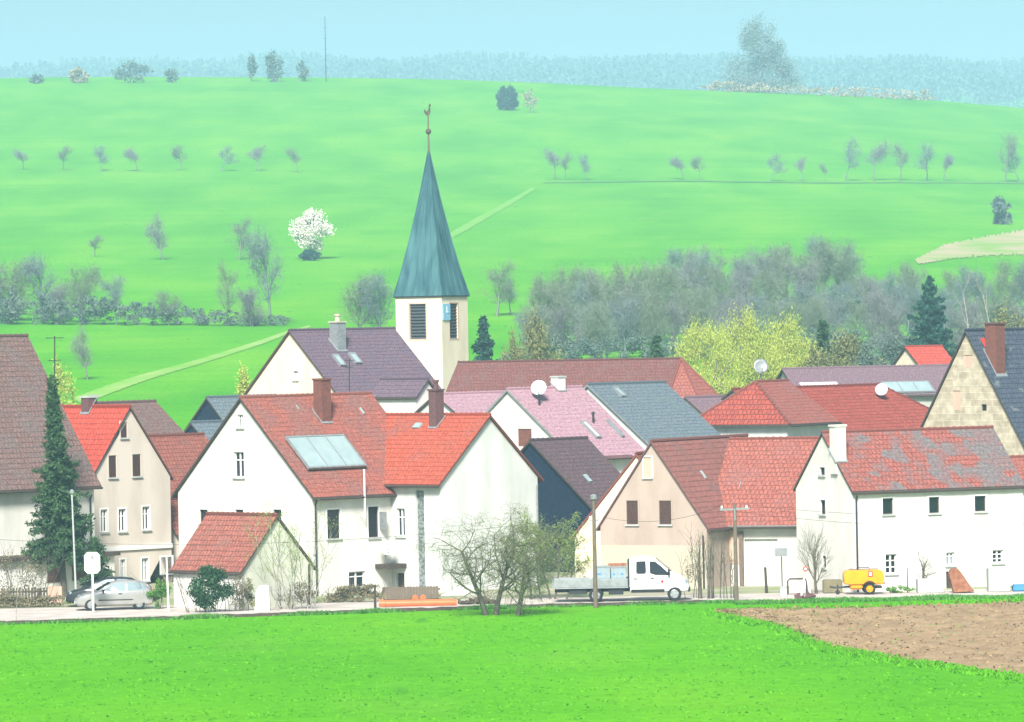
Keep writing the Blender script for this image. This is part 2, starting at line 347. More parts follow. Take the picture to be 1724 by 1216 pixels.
def groundmat():
    m, t, b = newmat('meadow'); b.inputs['Roughness'].default_value = .95; b.inputs['Specular IOR Level'].default_value = .05
    tc = N(t, 'ShaderNodeTexCoord')
    def nz(scale, stretch, det=5):
        return noise_node(t, scale, det, stretch=stretch)
    base = ramp(t, nz(.05, (1, .3, 0)).outputs['Fac'], [(.3, (.062, .295, .002)), (.5, (.09, .345, .003)), (.7, (.135, .38, .007))])
    pale = ramp(t, nz(.12, (1, .3, 0)).outputs['Fac'], [(.55, (0, 0, 0)), (.8, (.35, .35, .35))])
    mx = N(t, 'ShaderNodeMixRGB'); t.links.new(pale.outputs[0], mx.inputs[0]); t.links.new(base.outputs[0], mx.inputs[1]); mx.inputs[2].default_value = (.20, .40, .045, 1)
    fine = ramp(t, nz(1.6, (1, .5, 0), 6).outputs['Fac'], [(.25, (.80, .84, .8)), (.6, (1.05, 1.03, 1.05))])
    mm = N(t, 'ShaderNodeMixRGB', blend_type='MULTIPLY'); mm.inputs[0].default_value = 1
    t.links.new(mx.outputs[0], mm.inputs[1]); t.links.new(fine.outputs[0], mm.inputs[2])
    big = ramp(t, nz(.011, (1, .45, 0), 3).outputs['Fac'], [(.35, (.92, .97, .97)), (.65, (1.04, 1.02, 1.0))])
    mb_ = N(t, 'ShaderNodeMixRGB', blend_type='MULTIPLY'); mb_.inputs[0].default_value = 1; t.links.new(mm.outputs[0], mb_.inputs[1]); t.links.new(big.outputs[0], mb_.inputs[2]); mm = mb_
    lines = ramp(t, nz(.16, (.035, 1.2, 0), 2).outputs['Fac'], [(.35, (.93, .95, .95)), (.6, (1.03, 1.02, 1.02))])
    ml_ = N(t, 'ShaderNodeMixRGB', blend_type='MULTIPLY'); ml_.inputs[0].default_value = 1; t.links.new(mm.outputs[0], ml_.inputs[1]); t.links.new(lines.outputs[0], ml_.inputs[2]); mm = ml_
    spot = ramp(t, nz(.5, (1, .25, 0), 3).outputs['Fac'], [(.66, (0, 0, 0)), (.76, (.6, .6, .6))])
    m2 = N(t, 'ShaderNodeMixRGB'); t.links.new(spot.outputs[0], m2.inputs[0]); t.links.new(mm.outputs[0], m2.inputs[1]); m2.inputs[2].default_value = (.03, .17, .012, 1)
    ge = N(t, 'ShaderNodeNewGeometry'); se = N(t, 'ShaderNodeSeparateXYZ'); t.links.new(ge.outputs['Position'], se.inputs[0])
    f1 = N(t, 'ShaderNodeMapRange'); f2 = N(t, 'ShaderNodeMapRange'); t.links.new(se.outputs['Y'], f1.inputs[0]); t.links.new(se.outputs['Y'], f2.inputs[0])
    for f_, a_, b_ in ((f1, 268, 290), (f2, 425, 375)): f_.inputs[1].default_value = a_; f_.inputs[2].default_value = b_
    fm = N(t, 'ShaderNodeMath', operation='MULTIPLY'); t.links.new(f1.outputs[0], fm.inputs[0]); t.links.new(f2.outputs[0], fm.inputs[1])
    gd = ramp(t, nz(.25, None, 4).outputs['Fac'], [(.42, (.30, .28, .23)), (.6, (.17, .24, .08))])
    m3 = N(t, 'ShaderNodeMixRGB'); t.links.new(fm.outputs[0], m3.inputs[0]); t.links.new(m2.outputs[0], m3.inputs[1]); t.links.new(gd.outputs[0], m3.inputs[2])
    t.links.new(m3.outputs[0], b.inputs['Base Color'])
    bp = N(t, 'ShaderNodeBump'); bp.inputs['Strength'].default_value = .35; bp.inputs['Distance'].default_value = .12
    t.links.new(nz(3.5, None, 5).outputs['Fac'], bp.inputs['Height']); t.links.new(bp.outputs[0], b.inputs['Normal'])
    return m
M['meadow'] = groundmat()
M['blade'] = leafmat('grass_blades', (.078, .32, .002), (.10, .36, .004), .22)
M['blade_dark'] = leafmat('verge_blades', (.05, .20, .02), (.11, .28, .05), .8)
M['road'] = mat('pale_gravel_road', (.42, .37, .33), .95, (.55, .50, .455), .7, bump=.3, bscale=6)
M['yard'] = mat('yard_gravel', (.34, .31, .24), .95, (.2, .26, .11), .35, .4, .6, bump=.4, bscale=5)
M['soil'] = mat('ploughed_soil', (.235, .158, .085), .98, (.335, .235, .135), .9, bump=.6, bscale=4)
M['faint_track'] = mat('faint_grass_path', (.12, .36, .012), .95, (.17, .38, .04), .2)
M['clod'] = mat('soil_clod', (.15, .095, .05), .95, (.33, .24, .13), 1.5)
M['terr'] = mat('terrace_grass', (.05, .22, .02), .95, (.10, .30, .03), .1)
M['track'] = mat('grassy_track', (.14, .37, .02), .95, (.26, .40, .10), .25, stretch=(1, .4, 1))
M['sand'] = mat('sandy_bank', (.40, .34, .20), .95, (.20, .34, .06), .07, .44, .62, stretch=(1, .5, 1))
M['kerb'] = mat('dark_edging', (.055, .042, .035), .95, (.10, .075, .06), 2, bump=.5, bscale=5)

# ---------------------------------------------------------------- ground, road
def build_ground():
    ys = list(np.arange(-60, 330, 7.5)) + list(np.arange(330, 2100, 8)) + list(np.arange(2100, 5250, 60))
    ts = np.linspace(-1, 1, 201); tt = np.sign(ts) * (np.abs(ts) * .35 + np.abs(ts) ** 4 * .65)
    vs = []; n = len(ts)
    for y in ys:
        for q in tt:
            x = q * (160 + .55 * max(y, 0)) * 1.6; vs.append((x, y, Z(x, y)))
    fs = [(i*n+k, i*n+k+1, (i+1)*n+k+1, (i+1)*n+k) for i in range(len(ys)-1) for k in range(n-1)]
    o = np_mesh('ground', vs, fs, M['meadow'], smooth=True); tag(o, kind='structure')
build_ground()
def draped(name, left, right, m, lift, n=60, cols=3, jit=.3):
    "strip between two polylines of ground points, draped on the terrain"
    def samp(pl, t):
        k = t * (len(pl) - 1); i = min(int(k), len(pl) - 2); return pl[i].lerp(pl[i+1], k - i)
    vs = []; 
    for i in range(n + 1):
        a = samp(left, i / n); b = samp(right, i / n)
        for c in range(cols + 1):
            p = a.lerp(b, c / cols + (jit * noise.noise((i * .9, c * 7.0, 2)) if c in (0, cols) else 0)); vs.append((p.x, p.y, Z(p.x, p.y) + lift))
    fs = [(i*(cols+1)+c, i*(cols+1)+c+1, (i+1)*(cols+1)+c+1, (i+1)*(cols+1)+c) for i in range(n) for c in range(cols)]
    o = np_mesh(name, vs, fs, m); tag(o, kind='structure'); return o
NEAR = [hit(0, 1051), hit(300, 1042), hit(630, 1031), hit(900, 1022), hit(1200, 1015), hit(1450, 1009), hit(1724, 1003)]
NEAR = [NEAR[0] + Vector((-40, -6, 0))] + NEAR + [NEAR[-1] + Vector((40, 4, 0))]
def near_y(x):
    for a, b in zip(NEAR, NEAR[1:]):
        if a.x <= x <= b.x: return a.y + (b.y - a.y) * (x - a.x) / (b.x - a.x)
    return NEAR[0].y if x < 0 else NEAR[-1].y
def flat_strip(name, la, lb, m, z):
    mb = MB(); n = len(la)
    mb.add([(p.x, p.y, z) for p in la] + [(p.x, p.y, z) for p in lb], [(i, i+1, n+i+1, n+i) for i in range(n-1)])
    return tag(mb.build(name, m), kind='structure')
FAR = [Vector((p.x, 262.0 + .02 * p.x, 0)) for p in NEAR]
flat_strip('road', NEAR, FAR, M['road'], .008)
flat_strip('yard', [p + Vector((0, -.3, 0)) for p in FAR], [Vector((p.x, 300, 0)) for p in FAR], M['yard'], .004)
def kerb():
    mb = MB()
    pts = [p for p in NEAR[:6]]
    fine = []
    for a, b in zip(pts, pts[1:]):
        for k in range(24): fine.append(a.lerp(b, k / 24))
    rng = random.Random(4)
    hs = [(.13 + .05 * rng.random()) for _ in fine]; js = [rng.uniform(-.05, .05) for _ in fine]
    for i in range(len(fine) - 1):
        a, b = fine[i], fine[i+1]
        y0a, y0b = a.y - .38 + js[i], b.y - .38 + js[i+1]
        mb.add([(a.x, y0a, -.05), (a.x, y0a, hs[i]), (a.x, a.y - .12, hs[i]), (a.x, a.y - .12, -.05), (b.x, y0b, -.05), (b.x, y0b, hs[i+1]), (b.x, b.y - .12, hs[i+1]), (b.x, b.y - .12, -.05)],
               [(0, 1, 5, 4), (1, 2, 6, 5), (2, 3, 7, 6)])
    tag(mb.build('kerb', M['kerb'], fix=False), kind='structure')
kerb()
# ploughed field
PL_TOP = [hit(x, y) for x, y in ((1205, 1030), (1300, 1026), (1450, 1022), (1600, 1017), (1724, 1012), (1900, 1006))]
PL_BOT = [hit(x, y) for x, y in ((1205, 1034), (1300, 1052), (1390, 1092), (1500, 1112), (1724, 1142), (1900, 1160))]
def ploughed():
    nu, nv = 260, 130; vs = []
    def samp(pl, t):
        k = t * (len(pl) - 1); i = min(int(k), len(pl) - 2); return pl[i].lerp(pl[i+1], k - i)
    for j in range(nv + 1):
        for i in range(nu + 1):
            p = samp(PL_TOP, i / nu).lerp(samp(PL_BOT, i / nu), j / nv)
            e = min(1, 8 * min(j / nv, 1 - j / nv, i / nu))
            x = p.x + .3 * noise.noise((p.x, p.y * 2, 7)) ; y = p.y + .5 * noise.noise((p.x * .8, p.y, 9))
            z = .02 + e * (.07 + .10 * noise.noise((x * 1.3, y * 2.1, 0)) + .07 * noise.noise((x * 4, y * 4, 2)) + .04 * math.sin(y * 4))
            vs.append((x, y, max(z, -.02)))
    fs = [(j*(nu+1)+i, j*(nu+1)+i+1, (j+1)*(nu+1)+i+1, (j+1)*(nu+1)+i) for j in range(nv) for i in range(nu)]
    tag(np_mesh('ploughed_field', vs, fs, M['soil']), kind='structure')
ploughed()
def inside_plough(x, y):
    a = [(p.x, p.y) for p in PL_TOP] + [(p.x, p.y) for p in PL_BOT[::-1]]; c = False
    for i in range(len(a)):
        (x0, y0), (x1, y1) = a[i-1], a[i]
        if (y0 > y) != (y1 > y) and x < (x1 - x0) * (y - y0) / (y1 - y0) + x0: c = not c
    return c
# tracks and bank on the hill
def line(pts): return [hit(x, y) for x, y in pts]
draped('track', line([(120, 672), (230, 634), (340, 604), (440, 573), (520, 548)]), line([(140, 681), (250, 640), (355, 608), (450, 577), (524, 551)]), M['track'], .06, n=120, jit=.12)
draped('path', line([(704, 420), (806, 365), (893, 317)]), line([(718, 423), (822, 367), (903, 318)]), M['faint_track'], .08, n=120, jit=.12)
draped('terrace', line([(915, 307), (1150, 304.4), (1400, 307.6), (1724, 307.6), (1850, 307.6)]), line([(915, 309), (1150, 306), (1400, 309.5), (1724, 310), (1850, 310)]), M['terr'], .12)
draped('bank', line([(1540, 438), (1590, 413), (1660, 399), (1724, 388), (1820, 380)]), line([(1546, 446), (1600, 437), (1660, 432), (1724, 430), (1820, 430)]), M['sand'], .12, n=110, cols=8, jit=.3)

# ---------------------------------------------------------------- houses
class House:
    def __init__(s, name, label, cat, corner, gend, send, d, a, sg, apex, wall='white', roof='r_brown', L=None, w=None, zr=None, ru=.5,
                 hip0=0, hip1=0, oe=.3, ov=.18, th=.14, group=None, verge='wood_dark', gable_mat=None, zbase=None, hipmat=None):
        kx, kz = ray(*corner); s.C = Vector((kx * d, d)); a = R(a); s.d = d; s.sg = sg
        s.ug = Vector((sg * math.cos(a), math.sin(a))); s.us = Vector((-sg * math.sin(a), math.cos(a)))
        def solve(px, py, u):
            k = ray(px, py)[0]; return (k * s.C.y - s.C.x) / (u.x - k * u.y)
        s.w = w or solve(*gend, s.ug); s.L = L or solve(*send, s.us)
        s.ru = ru * s.w
        M0 = s.C + s.ug * s.ru
        s.zr = zr if zr is not None else CAMZ + ray(*apex)[1] * M0.y
        zm = CAMZ + kz * d; s.th = th; s.oe = oe; s.ov = ov
        # wall top so that the overhanging roof edge sits where it was measured
        s.zr -= th; s.ze = (zm * s.ru + oe * s.zr) / (s.ru + oe)
        s.tA = (s.zr - s.ze) / s.ru; s.tB = (s.zr - s.ze) / (s.w - s.ru)
        s.zg = Z(s.C.x, s.C.y) if zbase is None else zbase
        s.base = Vector((s.C.x, s.C.y, s.zg))
        s.hip0, s.hip1 = hip0, hip1; s.hipm = M[hipmat or roof]
        s.wall, s.roofm, s.vergem, s.gm = M[wall], M[roof], M[verge], M[gable_mat or wall]
        s.root = empty(name, s.base, label, cat, group); s.holes = {'s': [], 'g': []}; s.nwin = 0
        s.roof = s.build_roof()
    def pt(s, u, v, z):
        p = s.ug * u + s.us * v; return Vector((p.x, p.y, z - s.zg))
    def fp(s, face, c, z, dep):
        return s.pt(dep, c, z) if face == 's' else s.pt(c, dep, z)
    def facehit(s, face, px, py):
        kx, kz = ray(px, py); n = s.ug if face == 's' else s.us
        y = s.C.dot(n) / (kx * n.x + n.y); h = Vector((kx * y, y)) - s.C
        return h.dot(s.us if face == 's' else s.ug), CAMZ + kz * y
    def fbox(s, mb, face, c0, c1, z0, z1, d0, d1, mi=0):
        o = s.fp(face, c0, z0, d0)
        mb.obox(o, s.fp(face, c1, z0, d0) - o, s.fp(face, c0, z1, d0) - o, s.fp(face, c0, z0, d1) - o, mi)
    def roofpts(s, dz):
        e0 = -s.oe if s.hip0 else -s.ov; e1 = s.L + (s.oe if s.hip1 else s.ov)
        r0 = s.hip0 if s.hip0 else -s.ov; r1 = s.L - s.hip1 if s.hip1 else s.L + s.ov
        zA = s.ze - s.oe * s.tA; zB = s.ze - s.oe * s.tB
        return [s.pt(-s.oe, e0, zA + dz), s.pt(-s.oe, e1, zA + dz), s.pt(s.ru, r1, s.zr + dz), s.pt(s.ru, r0, s.zr + dz),
                s.pt(s.w + s.oe, e0, zB + dz), s.pt(s.w + s.oe, e1, zB + dz)], (e0, e1, r0, r1)
    def build_roof(s):
        mb = MB(); top, (e0, e1, r0, r1) = s.roofpts(s.th); bot, _ = s.roofpts(0)
        sa = (s.ru + s.oe) * math.hypot(1, s.tA); sb = (s.w - s.ru + s.oe) * math.hypot(1, s.tB)
        mb.add([top[i] for i in (0, 1, 2, 3)], [(0, 1, 2, 3)], 0, [(e0, 0), (e1, 0), (r1, sa), (r0, sa)])
        mb.add([top[i] for i in (4, 5, 2, 3)], [(0, 3, 2, 1)], 0, [(e0, 50), (e1, 50), (r1, 50 + sb), (r0, 50 + sb)])
        for hip, a, b, c, hh in ((s.hip0, 0, 4, 3, s.hip0), (s.hip1, 1, 5, 2, s.hip1)):
            if hip:
                hl = math.hypot(hh + s.oe, s.zr - s.ze)
                mb.add([top[a], top[b], top[c]], [(0, 1, 2)], 2, [(0, 0), (s.w + 2*s.oe, 0), (s.ru, hl)])
        mb.add([bot[i] for i in (0, 1, 2, 3)], [(0, 3, 2, 1)], 1); mb.add([bot[i] for i in (4, 5, 2, 3)], [(0, 1, 2, 3)], 1)
        if s.hip0: mb.add([bot[0], bot[4], bot[3]], [(0, 1, 2)], 1)
        if s.hip1: mb.add([bot[1], bot[5], bot[2]], [(0, 1, 2)], 1)
        edges = [(0, 1), (4, 5)] + ([(0, 4)] if s.hip0 else [(0, 3), (3, 4)]) + ([(1, 5)] if s.hip1 else [(1, 2), (2, 5)])
        for i, j in edges: mb.add([top[i], top[j], bot[j], bot[i]], [(0, 1, 2, 3)], 1)
        o = mb.build('roof', [s.roofm, s.vergem, getattr(s, 'hipm', s.roofm)], s.root)
        # ridge and hip tiles
        rb = MB()
        lines = [(top[3], top[2])]
        if s.hip0: lines += [(top[3], top[0]), (top[3], top[4])]
        if s.hip1: lines += [(top[2], top[1]), (top[2], top[5])]
        for a, b in lines:
            n = max(2, int((b - a).length / .38)); up = Vector((0, 0, .02))
            for k in range(n):
                p, q = a.lerp(b, k / n), a.lerp(b, (k + .97) / n)
                rb.tube([p + up * 0, q + up], [.085, .105], 6)
        rb.build('ridge_tiles', s.roofm, o)
        s.gut(o)
        return o
    def gut(s, o):
        g = MB(); e0, e1 = (-s.oe if s.hip0 else -s.ov), s.L + (s.oe if s.hip1 else s.ov)
        z = s.ze - s.oe * s.tA + .03
        g.tube([s.pt(-s.oe - .06, e0, z), s.pt(-s.oe - .06, e1, z)], .065, 6)
        g.build('gutter', M['wood_dark'], o)
    def roofhit(s, px, py):
        "sight line on the visible slope: (v along the ridge, distance up the slope u, z)"
        kx, kz = ray(px, py)
        # plane: z = ze+th + tA*u, u = (p-C).ug
        n = s.ug; zt = s.ze + s.th - s.tA * s.C.dot(n)
        y = (zt - CAMZ) / (kz - s.tA * (kx * n.x + n.y)); p = Vector((kx * y, y)) - s.C
        return p.dot(s.us), p.dot(s.ug), CAMZ + kz * y, y
    def roofbox(s, name, px0, py0, px1, py1, m, h0=.0, h1=.1, frame=None, label=None):
        v0, u0, _, _ = s.roofhit(px0, py0); v1, u1, _, _ = s.roofhit(px1, py1)
        nrm = Vector((-s.tA, 1)).normalized()
        def q(v, u, h): return s.pt(u + nrm.x * h, v, s.ze + s.th + s.tA * u + nrm.y * h)
        mb = MB(); o = q(v0, u0, h0)
        mb.obox(o, q(v1, u0, h0) - o, q(v0, u1, h0) - o, q(v0, u0, h1) - o)
        ob = mb.build(name, m, s.root)
        if frame:
            fb = MB(); t = .05; vs = [min(v0, v1), max(v0, v1)]
            segs = [(vs[0]-t, u0, vs[0]+t, u1), (vs[1]-t, u0, vs[1]+t, u1)] + [(vs[0]+(vs[1]-vs[0])*k/frame-t*.6, u0, vs[0]+(vs[1]-vs[0])*k/frame+t*.6, u1) for k in range(1, frame)]
            for (a, b, c, e) in segs:
                oo = q(a, b, h0); fb.obox(oo, q(c, b, h0)-oo, q(a, e, h0)-oo, q(a, b, h1+.03)-oo)
            for (b, e) in ((u0-.06, u0+.02), (u1-.02, u1+.06)):
                oo = q(vs[0]-t, b, h0); fb.obox(oo, q(vs[1]+t, b, h0)-oo, q(vs[0]-t, e, h0)-oo, q(vs[0]-t, b, h1+.034)-oo)
            fb.build('frame', M['zinc'], ob)
        return ob
    def chimney(s, px, pyb, pyt, wpx, m='brick', cap='concrete', depth=1.0, flue=False):
        v, u, zb, y = s.roofhit(px, pyb); sc = F / y; side = wpx / sc / 1.38
        zt = CAMZ + ray(px, pyt)[1] * y
        mb = MB(); o = s.pt(u - side/2, v - side/2 * depth, zb - side - .3)
        A = s.pt(u + side/2, v - side/2 * depth, 0) - s.pt(u - side/2, v - side/2 * depth, 0); B = s.pt(0, side * depth, 0) - s.pt(0, 0, 0)
        mb.obox(o, A, B, (0, 0, zt - .1 - (zb - side - .3)))
        ch = mb.build('chimney', M[m], s.roof)
        cb = MB(); o2 = o + Vector((0, 0, zt - .1 - (zb - side - .3))) - A * .08 - B * .08
        cb.obox(o2, A * 1.16, B * 1.16, (0, 0, .1)); 
        ctr = o2 + A * .58 + B * .58 + Vector((0, 0, .1))
        if flue: cb.lathe(ctr, (0, 0, 1), [(0, side*.25), (.35, side*.22), (.36, side*.3), (.5, side*.3)], 10)
        cb.build('chimney_cap', M[cap], s.roof)
        fl = MB(); hb = side * .62; t2 = s.tA
        vs = [s.pt(u - hb, v - hb, s.ze + s.th + t2*(u-hb) + .04), s.pt(u - hb, v + hb, s.ze + s.th + t2*(u-hb) + .04), s.pt(u + hb, v + hb, s.ze + s.th + t2*(u+hb) + .04), s.pt(u + hb, v - hb, s.ze + s.th + t2*(u+hb) + .04)]
        fl.prism(vs, (0, 0, .03)); fl.build('chimney_flashing', M['zinc'], s.roof)
        return ch
    def win(s, face, x0, y0, x1, y1, kind='dark', sill=True, label=None, name='window'):
        ym = (y0 + y1) / 2; xm = (x0 + x1) / 2
        c0, _ = s.facehit(face, x0, ym); c1, _ = s.facehit(face, x1, ym); c0, c1 = min(c0, c1), max(c0, c1)
        _, z1 = s.facehit(face, xm, y0); _, z0 = s.facehit(face, xm, y1)
        rec = .05 if kind in ('shutter', 'blind', 'blue', 'brickdoor') else .16
        s.holes[face].append((c0, c1, z0, z1, rec))
        glass = {'dark': 'glass', 'white': 'glass', 'grid': 'glass', 'shutter': 'shutter', 'blind': 'plaster_pink', 'blue': 'shutter_blue', 'pale': 'glass_pale', 'open': 'interior', 'brickdoor': 'brick', 'door': 'wood_dark', 'garage': 'white_cool', 'block': 'block'}[kind]
        mb = MB(); s.fbox(mb, face, c0 - .02, c1 + .02, z0 - .02, z1 + .02, rec - .005, rec + .03)
        if kind == 'shutter':
            n = 12; cm = (c0 + c1) / 2
            for k in range(n):
                za = z0 + (z1 - z0) * (k + .15) / n; zb = z0 + (z1 - z0) * (k + .8) / n
                s.fbox(mb, face, c0 + .03, cm - .015, za, zb, rec - .03, rec - .004); s.fbox(mb, face, cm + .015, c1 - .03, za, zb, rec - .03, rec - .004)
        if kind == 'garage':
            n = 5
            for k in range(n): s.fbox(mb, face, c0 + .02, c1 - .02, z0 + (z1-z0)*(k+.03)/n, z0 + (z1-z0)*(k+.97)/n, rec - .03, rec - .004)
        p = mb.build(name, M[glass], s.root); tag(p, label)
        if kind in ('dark', 'white', 'grid', 'pale', 'open'):
            fb = MB(); t = min(.045 if kind in ('dark', 'open') else .06, .13 * (c1 - c0))
            for (a, b, c, e) in ((c0, c0+t, z0, z1), (c1-t, c1, z0, z1)): s.fbox(fb, face, a, b, c, e, rec - .06, rec - .006)
            for (c, e) in ((z0, z0+t), (z1-t, z1)): s.fbox(fb, face, c0+t, c1-t, c, e, rec - .06, rec - .006)
            if kind in ('white', 'grid', 'pale'):
                cm = (c0+c1)/2; s.fbox(fb, face, cm-t*.7, cm+t*.7, z0+t, z1-t, rec - .066, rec - .006)
                for k in range(1, 2 if kind != 'grid' else 3):
                    zz = z0 + (z1-z0)*(.68 if kind != 'grid' else k/3); s.fbox(fb, face, c0+t, c1-t, zz-.025, zz+.025, rec - .05, rec - .007)
            fb.build('frame', M['frame'] if kind not in ('dark', 'open') else M['wood_dark'], p)
        if kind not in ('garage', 'block', 'door', 'brickdoor') and sill:
            sb = MB(); s.fbox(sb, face, c0 - .08, c1 + .08, z0 - .09, z0 - .003, -.09, rec - .01); sb.build('sill', M['concrete'], p)
            tb = MB(); t = .09
            for (a, b, c, e) in ((c0-t, c0-.002, z0, z1), (c1+.002, c1+t, z0, z1), (c0-t, c1+t, z1+.002, z1+t)): s.fbox(tb, face, a, b, c, e, -.018, .01)
            tb.build('surround', M['frame'] if kind != 'shutter' else s.wall, p)
        return p
    def walls(s, uvstone=False):
        mb = MB(); L, w = s.L, s.w; zb = -.6 + s.zg
        outs = {'s': [(0, zb), (L, zb), (L, s.ze), (0, s.ze)], 'g': [(0, zb), (w, zb), (w, s.ze)] + ([] if s.hip0 else [(s.ru, s.zr)]) + [(0, s.ze)]}
        for face, mi in (('s', 0), ('g', 1)):
            polys = [[Vector((a, b, 0)) for a, b in outs[face]]]
            for (c0, c1, z0, z1, rec) in s.holes[face]: polys.append([Vector(q) for q in ((c0, z0, 0), (c0, z1, 0), (c1, z1, 0), (c1, z0, 0))])
            flat = [p for pl in polys for p in pl]; tris = tessellate_polygon(polys)
            mb.add([s.fp(face, p.x, p.y, 0) for p in flat], [tuple(t) for t in tris], mi, [(p.x, p.y) for p in flat])
            for (c0, c1, z0, z1, rec) in s.holes[face]:
                for (a, b) in (((c0, z0), (c1, z0)), ((c1, z0), (c1, z1)), ((c1, z1), (c0, z1)), ((c0, z1), (c0, z0))):
                    mb.add([s.fp(face, *a, 0), s.fp(face, *b, 0), s.fp(face, *b, rec), s.fp(face, *a, rec)], [(0, 1, 2, 3)], mi)
        mb.add([s.pt(w, 0, zb), s.pt(w, L, zb), s.pt(w, L, s.ze), s.pt(w, 0, s.ze)], [(0, 1, 2, 3)], 0)
        g = [s.pt(0, L, zb), s.pt(w, L, zb), s.pt(w, L, s.ze)] + ([] if s.hip1 else [s.pt(s.ru, L, s.zr)]) + [s.pt(0, L, s.ze)]
        mb.add(g, [tuple(range(len(g)))], 1)
        o = mb.build('wall', [s.wall, s.gm], s.root, fix=False)
        return o
    def downpipe(s, face, px, pyt, pyb=None, m='zinc'):
        c, z1 = s.facehit(face, px, pyt); mb = MB()
        z0 = s.zg if pyb is None else s.facehit(face, px, pyb)[1]
        mb.tube([s.fp(face, c, z0, -.09), s.fp(face, c, z1 - .25, -.09), s.fp(face, c, z1 - .05, -.2 if face == 's' else -.12)], .05, 8)
        return mb.build('downpipe', M[m], s.root)
    def facebox(s, name, face, x0, y0, x1, y1, d0, d1, m, bottom=None, label=None):
        c0, _ = s.facehit(face, x0, y0); c1, _ = s.facehit(face, x1, y0); _, z1 = s.facehit(face, x0, y0); _, z0 = s.facehit(face, x0, y1)
        mb = MB(); s.fbox(mb, face, min(c0, c1), max(c0, c1), z0 if bottom is None else bottom, z1, d0, d1); o = mb.build(name, m, s.root); tag(o, label); return o
def dish(parent, ctr, r, aim, m='white_metal', mast=None, rel=None):
    "satellite dish: bowl, arm with feed, mast"
    c = Vector(ctr); ax = Vector(aim).normalized(); mb = MB()
    n = 24; rings = [(.0, -.12 * r), (.35 * r, -.10 * r), (.7 * r, -.03 * r), (r, .08 * r), (r * .99, .05 * r), (.7 * r, -.06 * r), (.02 * r, -.16 * r)]
    e1 = ax.orthogonal().normalized(); e2 = ax.cross(e1); vs = []; fs = []
    for (rr, h) in rings:
        for k in range(n):
            a = 2*math.pi*k/n; vs.append(c + ax*h + (e1*math.cos(a)+e2*math.sin(a))*max(rr, .004))
    for i in range(len(rings)-1):
        for k in range(n): fs.append((i*n+k, i*n+(k+1) % n, (i+1)*n+(k+1) % n, (i+1)*n+k))
    mb.add(vs, fs); o = mb.build('satellite_dish', M[m], parent, smooth=True)
    ab = MB(); dn = Vector((0, 0, -1)); tip = c + ax * r * .9 + dn * r * .55
    ab.tube([c + dn * r * .95, tip], .02, 5); ab.lathe(tip, -ax - dn * .3, [(0, .05), (.12, .06)], 8)
    if mast: ab.tube([c - ax * .15 * r, c - ax * .3 * r + dn * .2, Vector(mast)], .035, 6)
    ab.build('dish_arm', M['zinc'], o)
    return o
M['block'] = mat('glass_blocks', (.10, .115, .12), .3, (.26, .29, .29), 7, .42, .6)

SUNSIDE = Vector((-.5, -.8, .25))
# B1 - big barn-like house at the left edge
zr1 = CAMZ + ray(50, 565)[1] * 281
h = House('farmhouse', 'tall white farmhouse with huge steep brown roof and a flat annex behind the spruce', 'house', (-170, 838), None, (158, 829), 266, 45, -1, None, 'white', 'r_brown', w=11.2, zr=zr1, oe=.45)
h.walls(); h.downpipe('s', 150, 832, m='dark_metal')
def annex(h):
    c0, z1 = h.facehit('s', -60, 940); c1, _ = h.facehit('s', 148, 935)
    mb = MB(); h.fbox(mb, 's', c0, c1, -.3, z1 - .2, -2.2, 0.02)
    a = mb.build('annex', M['white'], h.root)
    rb = MB(); h.fbox(rb, 's', c0 - .2, c1 + .2, z1 - .2, z1, -2.5, .03); rb.build('annex_roof', M['wood_dark'], a)
    for (x0, x1) in ((12, 36), (54, 78)):
        k0 = h.facehit('s', x0 + 60, 985)[0] - 1.5; k1 = h.facehit('s', x1 + 60, 985)[0] - 1.5
        wb = MB(); h.fbox(wb, 's', k0, k1, .9, 2.15, -2.24, -2.19); wb.build('annex_window', M['shutter'], a)
annex(h)
def aerial(h, px, pyb, pyt, y, arms):
    p0 = P(px, pyb, y) - h.base; p1 = P(px, pyt, y) - h.base
    mb = MB(); mb.tube([p0, p1], .035, 6)
    for (f, hw) in arms:
        c = p0.lerp(p1, f); mb.tube([c + Vector((-hw, .1, 0)), c + Vector((hw, -.1, 0))], .022, 5)
        for k in range(-3, 4): mb.tube([c + Vector((hw*k/3.2, -.25, 0)), c + Vector((hw*k/3.2, .25, .02))], .014, 4)
    mb.build('aerial', M['dark_metal'], h.root)
_v, _uu, _z, _y = h.roofhit(84, 668)
aerial(h, 92, 668, 566, _y + .02, [(.97, .5), (.6, .35)])

# B3, B4 - brown roofs behind
zr = CAMZ + ray(250, 676)[1] * 301
h = House('brown_house', 'dark brown tiled house roof behind the bright orange roof', 'house', (205, 748), None, (312, 745), 296, 45, -1, None, 'beige', 'r_brown', w=5.6, zr=zr); h.walls()
zr = CAMZ + ray(330, 731)[1] * 299
h = House('outbuilding', 'red brown tiled outbuilding between the beige house and the white gable with solar panel', 'house', (262, 842), None, (412, 834), 291, 45, -1, None, 'pink', 'r_redbrown', w=7.4, zr=zr)
h.walls()
